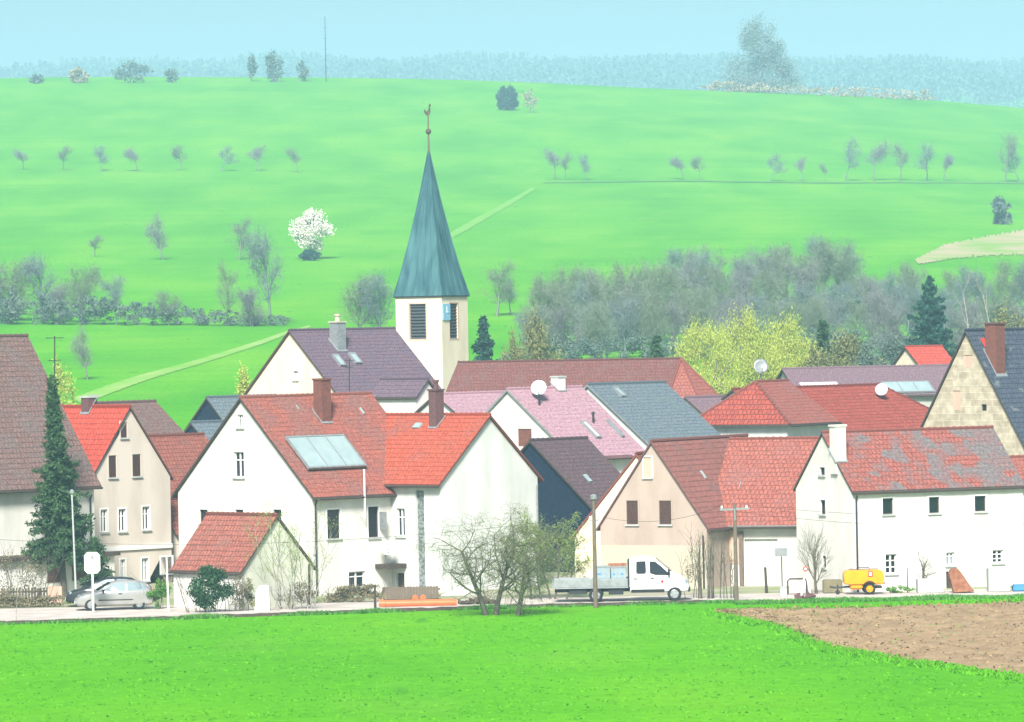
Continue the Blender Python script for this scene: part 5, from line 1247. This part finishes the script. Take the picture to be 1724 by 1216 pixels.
# apple trees by the road
def apple(px, py, h, seed, label, stems, spread, m='twig', lean=0, leaves=False, d=None, levels=4, kids=(5, 7, 7, 5), name='apple_tree', ang=(28, 62), droop=.035, rad=.11, up=.03, wig=.17, ratio=.6, ls=.035, clear=.3):
    g = hit(px, py) if d is None else gp(px, py, d); rng = random.Random(seed); T, Cn, tips = [], [], []
    for (dx, dy, ix, hh) in stems:
        t, c, tp = grow(rng, (dx, dy, -.05), (ix, rng.uniform(-.1, .1), 1), h * hh, rad, levels, kids, ang, ratio, up, wig, clear, droop, 0, .005, wig0=.07); T += t; Cn += c; tips += tp
    lv = None
    if leaves: lv = [p + Vector((rng.gauss(0, .05), rng.gauss(0, .05), rng.gauss(0, .05))) for p in tips for _ in range(leaves)]
    return tree_obj(name, Vector((g.x, g.y, 0)), T, Cn, label, 'tree', None, 'bark', m, lv, 'leaf_young', ls)
apple(826, 1036, 3.6, 11, 'gnarled bare apple tree with twin trunks on the grass by the road', ((-.2, 0, -.16, .95), (.25, .05, .05, 1.0)), 1, rad=.15, leaves=1, ls=.03, ratio=.74, ang=(38, 78), kids=(7, 6, 6, 4), clear=.3, droop=.05)
apple(872, 1036, 3.0, 23, 'smaller spreading bare apple tree right of the twin-trunk one', ((0, 0, .06, 1.0),), 1, rad=.14, kids=(8, 6, 6, 4), leaves=1, ls=.03, ratio=.72, ang=(38, 78), clear=.25, droop=.05)
apple(934, 1018, 2.9, 31, 'dense greenish budding bush tree behind the truck tailgate', ((-.7, 0, -.2, 1.0), (0, .3, .1, 1.05), (.6, 0, .25, .9), (-.2, .5, -.1, 1.1), (-1.2, .3, -.1, .95)), 1, m='twig_green', rad=.06, kids=(6, 6, 6, 4), leaves=1, ang=(25, 50), d=260.5, name='willow_bush', ls=.04)
apple(1375, 1000, 3.9, 44, 'bare tree with upward fanning branches in front of the white gable', ((0, 0, 0, .42),), 1, d=260.8, rad=.09, kids=(6, 5, 5, 4), ang=(14, 38), droop=0, up=.06, ratio=.95, wig=.1, levels=3, name='bare_tree')
apple(1553, 992, 2.6, 52, 'small bare tree with forked branches behind the concrete block', ((0, 0, -.05, .5),), 1, d=261, rad=.08, kids=(5, 4, 4, 4), ang=(22, 55), droop=.02, ratio=.8, levels=3, name='bare_tree')
# birch saplings with young leaves in front of the shed
for i, (px, py, h, lab) in enumerate(((462, 1030, 4.6, 'young birch sapling nearest the shed gable, leaning left'), (488, 1026, 4.0, 'young birch sapling in the middle of the three by the shed'), (522, 1020, 4.4, 'young birch sapling right of the shed beside the downpipe'))):
    rng = random.Random(60 + i); g = gp(px, py, 254.9 + .3*i); T, Cn, tips = [], [], []
    for (dx, ix) in ((-.1, -.22), (.06, .02), (.2, .14)):
        t, c, tp = grow(rng, (dx, 0, -.05), (ix, rng.uniform(-.1, .1), 1), h * rng.uniform(.8, 1.05), .03, 2, (9, 4), (18, 42), .36, .04, .06, .25, 0, 0, .005); T += t; Cn += c; tips += tp
    pts = [p + Vector((rng.gauss(0, .09), rng.gauss(0, .09), rng.gauss(0, .09))) for p in tips for _ in range(5)]
    tree_obj('birch_sapling', Vector((g.x, g.y, 0)), T, Cn, lab, 'tree', 'birch saplings by the shed', 'birch', 'twig_green', pts, 'leaf_young', .035)
rng = random.Random(77); t, c, tp = grow(rng, (0, 0, -.05), (-.05, 0, 1), 2.6, .02, 2, (6, 3), (15, 35), .4, .05, .06, .3, 0, 0, .005)
g = gp(28, 1046, 249); tree_obj('sapling', Vector((g.x, 249, 0)), t, c, 'thin bare sapling on the verge at the left edge', 'tree', None, 'birch', 'twig')
# shrubs
def B(px, pyb, d, wpx, hpx, *a, **k):
    sc = F / d; g = gp(px, pyb, d); return bush('shrub', Vector((g.x, d, g.z)), wpx/sc, hpx/sc, *a, **k)
B(350, 1020, 254.6, 82, 78, 'leaf_dark', 'dense dark evergreen shrub in front of the garden shed', n=5200, size=.07, seed=3)
B(398, 1020, 254.9, 54, 60, 'leaf_dry', 'grey brown half bare shrub beside the dark evergreen', n=900, size=.05, seed=4)
B(418, 1022, 255.3, 40, 52, 'olive', 'low olive shrub left of the small white pillar', n=900, size=.05, seed=14)
B(266, 1022, 258.5, 46, 50, 'leaf_hedge', 'bright green shrub between the silver car and the shed', n=3000, size=.06, seed=5)
B(500, 1018, 256.2, 80, 46, 'leaf_dry', 'dry brown shrub below the birch saplings', n=1300, size=.05, seed=6)
B(36, 1012, 264.6, 110, 92, 'leaf_dry', 'tall half bare shrub in front of the picket fence', n=1500, size=.055, seed=7)
B(52, 940, 268.8, 70, 75, 'twig_green', 'pale wispy shrub reaching above the annex roof', n=700, size=.05, seed=17) if False else None
B(1168, 1004, 259.5, 34, 95, 'leaf_dry', 'bare brown shrub between the truck nose and the sapling thicket', n=400, size=.045, seed=9)
def thicket():
    d = 258.4; g = gp(1208, 1010, d); rng = random.Random(10); T, Cn = [], []
    for k in range(20):
        x = rng.uniform(-1.05, 1.05); t, c, _ = grow(rng, (x, rng.uniform(-.3, .3), -.05), (rng.uniform(-.05, .05), rng.uniform(-.05, .05), 1), rng.uniform(1.9, 3.5), .03, 2, (7, 2), (10, 32), .3, .03, .03, .2, 0, 0, .006, wig0=.02); T += t; Cn += c
    tree_obj('sapling_thicket', Vector((g.x, d, 0)), T, Cn, 'thicket of thin upright brown saplings between truck and utility pole', 'thicket', None, 'bark', 'twig')
thicket()
B(1512, 996, 260.2, 50, 14, 'leaf_hedge', 'low green weeds at the foot of the long white house', n=700, size=.05, seed=12, twigs=False)
def hedge(x0, x1, d, yt, m, label, n, seed, size=.055):
    a, b = gp(x0, 1010, d), gp(x1, 1010, d); h = CAMZ + ray((x0+x1)/2, yt)[1]*d; w = b.x - a.x; return bush('hedge', Vector(((a.x+b.x)/2, d, 0)), w, h, m, label, 'hedge', n, size, None, seed, .9, True, lambda t: 1.0 - .25*t*t, .2)
hedge(-60, 118, 262.6, 1000, 'leaf_dry', 'low brown leafless hedge along the road in front of the picket fence', 5000, 21)
hedge(548, 650, 261.5, 984, 'leaf_dry', 'brown hedge below the windows of the white house', 4200, 22)

# --- bare hillside trees: a few grown kinds, copied
BK = ('bark_violet', 'bark_green', 'bark_blue')
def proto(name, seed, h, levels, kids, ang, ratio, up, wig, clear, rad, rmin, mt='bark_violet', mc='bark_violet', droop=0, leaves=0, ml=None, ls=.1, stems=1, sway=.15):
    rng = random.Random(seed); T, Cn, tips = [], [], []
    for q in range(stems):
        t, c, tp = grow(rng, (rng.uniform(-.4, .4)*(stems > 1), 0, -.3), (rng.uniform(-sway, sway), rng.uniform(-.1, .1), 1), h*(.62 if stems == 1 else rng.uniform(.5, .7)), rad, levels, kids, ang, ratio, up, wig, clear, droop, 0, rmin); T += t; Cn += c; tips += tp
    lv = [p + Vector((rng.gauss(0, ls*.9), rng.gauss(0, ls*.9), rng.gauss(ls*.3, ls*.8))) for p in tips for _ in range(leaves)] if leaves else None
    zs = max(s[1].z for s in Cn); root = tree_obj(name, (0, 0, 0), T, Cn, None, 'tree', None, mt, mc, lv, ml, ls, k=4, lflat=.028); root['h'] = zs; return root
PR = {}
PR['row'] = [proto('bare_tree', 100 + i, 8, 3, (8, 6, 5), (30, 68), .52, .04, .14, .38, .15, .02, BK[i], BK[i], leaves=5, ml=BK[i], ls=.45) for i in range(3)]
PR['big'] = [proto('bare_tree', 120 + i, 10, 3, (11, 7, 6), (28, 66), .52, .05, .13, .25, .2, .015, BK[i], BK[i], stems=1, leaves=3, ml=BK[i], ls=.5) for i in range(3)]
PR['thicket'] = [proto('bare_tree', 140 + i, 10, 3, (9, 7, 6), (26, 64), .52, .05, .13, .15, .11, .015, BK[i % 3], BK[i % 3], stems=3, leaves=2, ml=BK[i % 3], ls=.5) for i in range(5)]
used = set()
ORD = ['first', 'second', 'third', 'fourth', 'fifth', 'sixth', 'seventh', 'eighth', 'ninth', 'tenth', 'eleventh', 'twelfth', 'thirteenth', 'fourteenth', 'fifteenth', 'sixteenth']
def place(kind, i, px, py, hpx, label, group=None, wide=1.0, rz=None, depth=None):
    src = PR[kind][i % len(PR[kind])]; g = hit(px, py) if depth is None else gp(px, py, depth)
    if src.name in used: o = copy_tree(src)
    else: o = src; used.add(src.name)
    s = hpx / (F / g.y) / src['h']; o.location = g; o.scale = (s*wide, s*wide, s); o.rotation_euler = (0, 0, rz if rz is not None else (i*1.7) % 6.28)
    o['label'] = label; o['category'] = 'tree'
    if group: o['group'] = group
    elif 'group' in o: del o['group']
    return o
for i, (x, y, h) in enumerate(((40, 286, 34), (107, 287, 40), (172, 289, 44), (233, 289, 40), (305, 287, 42), (373, 289, 42), (437, 289, 44), (500, 291, 42))):
    place('row', i, x, y, h, f'small faint bare tree, {ORD[i]} from left in the row on the left hillside', 'tree row on the left hillside', 1.15)
for i, (x, y, h, wd) in enumerate(((935, 303, 52, .8), (952, 303, 45, .8), (987, 304, 44, .9), (1152, 303, 40, 1.1), (1178, 303, 40, 1.1), (1297, 306, 46, 1.1), (1352, 306, 42, .8), (1390, 305, 30, .9), (1423, 305, 70, .75), (1470, 305, 66, .85), (1517, 305, 62, .9), (1561, 305, 62, .9), (1588, 305, 46, .8), (1694, 307, 82, .7), (1716, 307, 52, .9))):
    place('row', i, x, y, h, f'bare tree, {ORD[i]} from left in the row on the right hillside', 'tree row on the right hillside', wd)
place('row', 1, 160, 433, 36, 'small bare tree standing above the left hedgerow', None, 1.3)
place('big', 0, 275, 438, 78, 'broad oval bare tree on the hillside right of the small lone tree', None, .95)
place('big', 1, 402, 438, 74, 'rounded bare tree on the hillside left of the blossoming tree', None, 1.05)
place('big', 2, 458, 548, 168, 'tall thin bare tree at the right end of the left hedgerow', None, .6)
for i, (x, y, h, wd, k) in enumerate(((-20, 543, 110, 1, 'thicket'), (22, 541, 108, 1, 'thicket'), (78, 542, 118, .8, 'big'), (102, 543, 70, 1.1, 'thicket'), (145, 544, 98, .9, 'thicket'), (196, 547, 86, .8, 'big'), (285, 548, 62, 1.1, 'thicket'), (382, 549, 112, .55, 'big'), (425, 550, 70, 1, 'thicket'))):
    place(k, i, x, y, h, f'bare tree, {ORD[i]} from left in the hedgerow at the valley edge', 'trees in the left hedgerow', wd)
place('big', 0, 148, 640, 92, 'slender bare tree beside the grassy track below the hedgerow', None, .75)
place('thicket', 1, 605, 556, 100, 'bare tree just left of the tower behind the cream house', 'bare trees left of the tower', .95)
place('thicket', 2, 640, 556, 98, 'bare tree touching the left side of the tower belfry', 'bare trees left of the tower', .9)
place('big', 1, 836, 533, 96, 'broad bare tree with a clear trunk right of the church tower', None, 1.15)
place('row', 2, 860, 530, 62, 'little bare tree close to the broad one right of the tower', None, .9)
# the wood in the valley
rng = random.Random(9)
WOODLAB = 'bare grey tree in the valley wood behind the church and red roofs'
def wood(x0, x1, top0, top1, base0, base1, n, wd=.9):
    for i in range(n):
        t = (i + rng.uniform(-.3, .3)) / n; x = x0 + (x1 - x0) * t; yb = rng.uniform(base0, base1); yt = top0 + (top1 - top0) * t + rng.uniform(-12, 14)
        yt += (yb - base0) * .5
        place('thicket' if i % 4 else 'big', i * 3 + int(x), x, yb, max(50, yb - yt), WOODLAB, 'bare trees of the valley wood', wd * rng.uniform(.75, 1.0), rng.uniform(0, 6.28))
wood(905, 1150, 455, 425, 540, 600, 15)
wood(1150, 1440, 415, 395, 500, 560, 19)
wood(1430, 1560, 450, 440, 520, 560, 8)
wood(1580, 1760, 455, 430, 520, 560, 9)
wood(885, 1150, 505, 490, 585, 625, 13)
wood(1130, 1560, 480, 480, 560, 610, 22)
wood(1590, 1760, 500, 480, 570, 610, 8)
# understorey, a mass
def mass(name, spots, m, n, size, lab=None, seed=1):
    "undergrowth: (px, py, wpx, hpx) humps"
    rng = random.Random(seed); V, Fc, off = [], [], 0
    tot = sum(a[2]*a[3] for a in spots)
    for (px, py, wp, hp) in spots:
        g = hit(px, py); sc = F / g.y; w, h = wp/sc, hp/sc
        pts = lobes_pts(rng, clumps(rng, 0, 0, 0, w, min(w, 14), h*.9, 14), int(n*wp*hp/tot), .3) + np.array(g)
        v, f = leafcloud(rng, pts, size * g.y / 600); V.append(v); Fc.append(f + off); off += len(v)
    o = np_mesh(name, np.concatenate(V), np.concatenate(Fc), M[m]); return tag(o, lab, None, None, 'stuff')
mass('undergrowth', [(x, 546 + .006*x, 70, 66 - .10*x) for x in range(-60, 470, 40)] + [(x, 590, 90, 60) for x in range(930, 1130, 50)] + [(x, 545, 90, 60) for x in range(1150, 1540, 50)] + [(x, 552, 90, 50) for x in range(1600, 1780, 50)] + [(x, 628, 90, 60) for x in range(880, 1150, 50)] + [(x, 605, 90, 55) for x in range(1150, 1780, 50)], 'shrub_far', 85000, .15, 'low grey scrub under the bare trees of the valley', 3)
def far_tree(name, px, py, wpx, hpx, m, label, n, size, seed, cat='tree', group=None, depth=None, prof=None, shell=.35, trunk=.25, wy=None, nl=26):
    g = hit(px, py) if depth is None else gp(px, py, depth); sc = F / g.y; w, h = wpx/sc, hpx/sc; rng = random.Random(seed); root = empty(name, g, label, cat, group)
    if trunk is not None:
        t, c, _ = grow(rng, (0, 0, -.3), (0, 0, 1), h*.8, h*.022, 2, (7, 4), (20, 45), .5, .05, .1, max(.1, trunk), 0, 0, .02); segmesh('trunk', t + c, M['bark_violet'], root, 4)
    z0 = h * (trunk or 0) * .8
    pts = lobes_pts(rng, clumps(rng, 0, 0, z0, w, wy or w, h - z0 - h*.06, nl, prof), n, shell); pts = pts[pts[:, 2] > -.1]
    v, f = leafcloud(rng, pts, size); np_mesh('crown', v, f, M[m], root); return root
far_tree('blossoming_tree', 526, 437, 64, 82, 'blossom', 'white blossoming tree alone on the green hillside', 9500, .17, 1, trunk=.28, nl=60, shell=.15)
far_tree('shrub', 522, 439, 34, 18, 'needle_far', 'dark shrub at the foot of the white blossoming tree', 1800, .25, 2, 'bush', trunk=None)
far_tree('round_tree', 852, 186, 38, 40, 'needle_far', 'dark round tree near the hill crest above the church spire', 3500, .42, 3, trunk=None)
far_tree('pale_tree', 893, 190, 30, 42, 'shrub_pale', 'pale thin tree right of the dark round tree near the crest', 420, .3, 4)
far_tree('round_bush', 1683, 378, 44, 46, 'shrub_far', 'grey green round bush above the sandy bank on the right', 2600, .34, 5, 'bush', trunk=None)
far_tree('crest_tree', 1282, 156, 150, 122, 'crest_leaf_hazed', 'large dark tree standing on the hill crest at the right', 30000, .26, 6, trunk=None, prof=lambda t: (1.0 - .62*t), nl=46, shell=.2)
for i, (x, y, wd, hh, m, lab) in enumerate(((62, 141, 26, 16, 'shrub_far', 'tiny grey bush on the crest at far left'), (132, 140, 32, 28, 'shrub_pale', 'small pale bush on the crest left of the broad bush'), (222, 140, 66, 36, 'shrub_far', 'broad grey bush on the left part of the crest'), (288, 139, 26, 24, 'shrub_far', 'small bush just right of the broad crest bush'), (425, 137, 16, 52, 'shrub_far', 'thin upright tree on the crest left of the mast'), (462, 138, 36, 56, 'shrub_far', 'taller crest tree between the thin tree and the mast'), (510, 137, 22, 36, 'shrub_far', 'small crest tree just left of the mast'))):
    far_tree('crest_bush', x, y, wd, hh, m, lab, 1000 if wd > 30 else 450, .42, 20 + i, 'bush', 'bushes on the left crest', trunk=None, wy=5)
mass('crest_hedge', [(x, 151 + (x - 1150) * .045, 60, 18) for x in range(1160, 1560, 36)], 'shrub_pale', 4500, .13, 'tan hedge along the crest at the right', 8)
def mast():
    g = hit(549, 138); h = CAMZ + ray(549, 28)[1] * g.y - g.z; mb = MB(); mb.tube([(0, 0, -1), (0, 0, h)], [.17, .1], 6)
    for k in range(1, 6): mb.tube([(-.6, 0, h*k/6), (.6, 0, h*k/6)], .05, 4)
    single('radio_mast', mb, M['dark_metal'], g, 'thin tall mast on the hill crest', 'mast')
mast()
# conifers and shrubs behind the village
def far_spruce(px, py, hpx, wpx, label, seed, depth, m='needle_far'):
    g = gp(px, py, depth); sc = F / depth; z0 = CAMZ + ray(px, py)[1]*depth; h = hpx/sc + max(0, z0 - g.z); w = wpx/sc/2
    spruce(g, h, lambda t: 1.75 * w * ((1 - t) ** .85) * (.7 + .3*math.sin(t*19) ** 2) + .12, label, seed, .42, m, .06, .14, 10, .9, 'conifer', 0, .24)
far_spruce(815, 606, 72, 54, 'blue green conifer beside the church tower above the nave roof', 31, 420)
far_spruce(1567, 582, 116, 84, 'blue green conifer left of the sandstone gable', 32, 470)
far_spruce(1386, 615, 74, 40, 'dark slim conifer right of the yellow green willows', 33, 420, 'needle')
far_spruce(1106, 606, 38, 40, 'small dark conifer just above the nave roof end', 34, 400, 'needle')
def wil(px, wpx, top, depth, m, label, n, seed, name='willow_tree', size=.10, hang=.65):
    g = gp(px, 640, depth); sc = F / depth; h = CAMZ + ray(px, top)[1]*depth - g.z; w = wpx/sc; rng = random.Random(seed); root = empty(name, g, label, 'tree')
    t, c, tips = grow(rng, (0, 0, -.3), (0, 0, 1), h*.55, .22, 3, (8, 6, 5), (20, 50), .6, .08, .13, .3, 0, 0, .02); n = int(n * 6.5); segmesh('trunk', t + [s for s in c if s[2] > .03], M['bark_violet'], root, 4)
    pts = lobes_pts(rng, clumps(rng, 0, 0, h*.12, w, w*.8, h*.82, 60, lambda t: (1 - t**4) ** .6), n, .05); v, f = leafcloud(rng, pts, size, .34, hang); np_mesh('crown', v, f, M[m], root)
wil(1182, 150, 542, 405, 'willow', 'yellow green willow at the left of the willow group', 9000, 41)
wil(1255, 150, 528, 412, 'willow', 'tallest yellow green willow in the middle of the group', 11000, 42)
wil(1325, 130, 536, 418, 'willow', 'yellow green willow at the right of the willow group', 9000, 43)
wil(1420, 130, 566, 415, 'olive', 'olive green shrubby tree right of the slim dark conifer', 5200, 44, 'olive_tree', .15, .3)
wil(1370, 70, 585, 400, 'olive', 'low olive tree between the willows and the slim conifer', 3200, 47, 'olive_tree', .15, .3)
wil(1500, 115, 572, 430, 'shrub_far', 'violet grey leafless tree above the long barn roof', 5000, 45, 'grey_tree', .13, .3)
wil(1458, 90, 588, 408, 'shrub_far', 'brownish low shrub between the olive tree and the violet grey tree', 3000, 52, 'shrub', .13, .2)
wil(1690, 130, 525, 430, 'olive', 'pale olive tree behind the sandstone house chimney', 5000, 46, 'olive_tree', .16, .3)
wil(905, 85, 526, 415, 'olive', 'tall pale olive poplar behind the church nave', 3000, 48, 'poplar_tree', .14, .5)
wil(866, 55, 560, 412, 'olive', 'shorter olive poplar between conifer and tall poplar', 2000, 49, 'poplar_tree', .13, .5)
wil(410, 56, 622, 380, 'willow', 'yellow green bush at the foot of the cream house gable', 1500, 50, 'bush', .12, .2)
wil(100, 60, 600, 400, 'willow', 'yellow green bush behind the farmhouse roof edge', 1100, 51, 'bush', .12, .2)
for px, lab in ((1646, 'pale bare birch stem left of the brick chimney'), (1688, 'pale bare birch stem right of the brick chimney')):
    g = gp(px, 600, 440); h = CAMZ + ray(px, 492)[1]*440 - g.z; t, c, _ = grow(random.Random(px), (0, 0, 0), (-.06, 0, 1), h, .1, 2, (8, 3), (20, 40), .25, .03, .04, .4, 0, 0, .015); tree_obj('birch_tree', g, t, c, lab, 'tree', None, 'birch', 'birch')

# far forest beyond the crest
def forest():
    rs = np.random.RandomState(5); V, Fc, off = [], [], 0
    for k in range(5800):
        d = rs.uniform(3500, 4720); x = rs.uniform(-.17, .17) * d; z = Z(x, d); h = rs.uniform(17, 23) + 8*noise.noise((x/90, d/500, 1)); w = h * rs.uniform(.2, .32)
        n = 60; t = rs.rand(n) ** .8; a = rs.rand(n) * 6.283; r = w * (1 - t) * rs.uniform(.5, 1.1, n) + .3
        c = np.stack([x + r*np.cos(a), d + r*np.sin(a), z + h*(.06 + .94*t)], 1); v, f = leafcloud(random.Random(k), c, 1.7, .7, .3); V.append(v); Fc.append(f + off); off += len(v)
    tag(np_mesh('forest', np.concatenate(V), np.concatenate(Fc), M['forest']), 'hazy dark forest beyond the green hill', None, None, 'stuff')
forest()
# ---------------------------------------------------------------- grass
def grass():
    rs = np.random.RandomState(2); n = 11000
    y = 174 + (250 - 174) * rs.rand(n) ** .9; x = rs.uniform(-.125, .125, n) * y
    ny = np.array([near_y(q) for q in x]); keep = (y < ny - .5); x, y = x[keep], y[keep]
    ke = np.array([not inside_plough(a, b) for a, b in zip(x, y)]); x, y = x[ke], y[ke]; m = len(x)
    dens = np.array([noise.noise((a*.16, b*.35, 4)) for a, b in zip(x, y)]); h = np.clip(.04 + .05*dens, .02, .10) * rs.uniform(.6, 1.4, m)
    V = []; 
    for j in range(3):
        an = rs.uniform(0, 3.14, m); w = rs.uniform(.03, .07, m); bx, by = x + rs.normal(0, .06, m), y + rs.normal(0, .06, m); lx, ly = rs.normal(0, .05, m), rs.normal(0, .05, m)
        V.append(np.stack([np.stack([bx - w*np.cos(an), by - w*np.sin(an), 0*x - .01], 1), np.stack([bx + w*np.cos(an), by + w*np.sin(an), 0*x - .01], 1), np.stack([bx + lx, by + ly, h], 1)], 1))
    V = np.concatenate(V).reshape(-1, 3); tag(np_mesh('grass', V, np.arange(len(V)).reshape(-1, 3), M['blade']), 'short bright green grass of the front meadow', None, None, 'stuff')
    # verge weeds along the road
    n = 9000; x = rs.uniform(-32, 32, n); k = np.array([noise.noise((a*.35, 0, 8)) for a in x]); ny = np.array([near_y(q) for q in x]); y = ny + rs.uniform(-.9, .5, n); keep = (k + rs.normal(0, .2, n) > .02) | (x > 10)
    y = np.where(x > 11, ny - rs.uniform(-.1, 2.6, n), y); x, y, k = x[keep], y[keep], k[keep]
    m = len(x); h = np.clip(.13 + .16*k, .06, .36) * rs.uniform(.5, 1.4, m); V = []
    for j in range(4):
        an = rs.uniform(0, 3.14, m); w = rs.uniform(.03, .06, m); bx, by = x + rs.normal(0, .1, m), y + rs.normal(0, .1, m); lx, ly = rs.normal(0, .09, m), rs.normal(0, .09, m)
        V.append(np.stack([np.stack([bx - w*np.cos(an), by - w*np.sin(an), 0*x - .01], 1), np.stack([bx + w*np.cos(an), by + w*np.sin(an), 0*x - .01], 1), np.stack([bx + lx, by + ly, h], 1)], 1))
    V = np.concatenate(V).reshape(-1, 3); tag(np_mesh('verge_weeds', V, np.arange(len(V)).reshape(-1, 3), M['blade_dark']), 'green weeds along the road edge', None, None, 'stuff')
    bx_, by_ = [], []
    for pl, sg, cnt in ((PL_BOT, 1, 5200), (PL_TOP, -1, 2200)):
        for q in range(cnt):
            k = rs.rand() * (len(pl) - 1); i = min(int(k), len(pl) - 2); p = pl[i].lerp(pl[i+1], k - i); cl = noise.noise((p.x * .5, p.y * .5, 5)); bx_.append(p.x + rs.normal(0, .25)); by_.append(p.y + sg * (rs.normal(0, .8) + 1.6 * cl))
    for q in range(1500):
        k = rs.rand() * (len(PL_TOP) - 1); i = min(int(k), len(PL_TOP) - 2); p = PL_TOP[i].lerp(PL_TOP[i+1], k - i).lerp(PL_BOT[i].lerp(PL_BOT[i+1], k - i), rs.rand())
        if noise.noise((p.x * .4, p.y * .25, 6)) > .05: bx_.append(p.x); by_.append(p.y)
    bx_, by_ = np.array(bx_), np.array(by_); m = len(bx_); h = rs.uniform(.06, .16, m); V = []
    for j in range(4):
        an = rs.uniform(0, 3.14, m); w = rs.uniform(.03, .08, m); cx, cy = bx_ + rs.normal(0, .08, m), by_ + rs.normal(0, .08, m)
        V.append(np.stack([np.stack([cx - w*np.cos(an), cy - w*np.sin(an), 0*cx - .01], 1), np.stack([cx + w*np.cos(an), cy + w*np.sin(an), 0*cx - .01], 1), np.stack([cx + rs.normal(0, .08, m), cy + rs.normal(0, .08, m), h], 1)], 1))
    V = np.concatenate(V).reshape(-1, 3); tag(np_mesh('field_weeds', V, np.arange(len(V)).reshape(-1, 3), M['blade']), 'green weeds along the edge of the ploughed field', None, None, 'stuff')
    n = 2600; a = rs.rand(n); pts = []
    for q in range(n):
        t = rs.rand(); k = t * (len(PL_TOP) - 1); i = min(int(k), len(PL_TOP) - 2); p = PL_TOP[i].lerp(PL_TOP[i+1], k - i).lerp(PL_BOT[i].lerp(PL_BOT[i+1], k - i), rs.rand()); pts.append(p + Vector((0, 0, .1)))
    v, f = leafcloud(random.Random(4), pts, .09, .7); tag(np_mesh('soil_clods', v, f, M['clod']), 'clods and dry stubble on the ploughed field', None, None, 'stuff')
grass()
# ---------------------------------------------------------------- haze
def haze():
    mb = MB(); mb.box(-5200, -120, -4, 5200, 5300, 300); o = mb.build('haze', []); m = bpy.data.materials.new('haze_air'); m.use_nodes = True; t = m.node_tree; t.nodes.clear()
    out = t.nodes.new('ShaderNodeOutputMaterial'); v = t.nodes.new('ShaderNodeVolumePrincipled'); v.inputs['Color'].default_value = (.46, .86, 1.0, 1); v.inputs['Density'].default_value = .00029; v.inputs['Anisotropy'].default_value = -.2
    t.links.new(v.outputs[0], out.inputs['Volume']); o.data.materials.append(m); tag(o, 'thin pale blue spring haze', None, None, 'stuff')
haze()
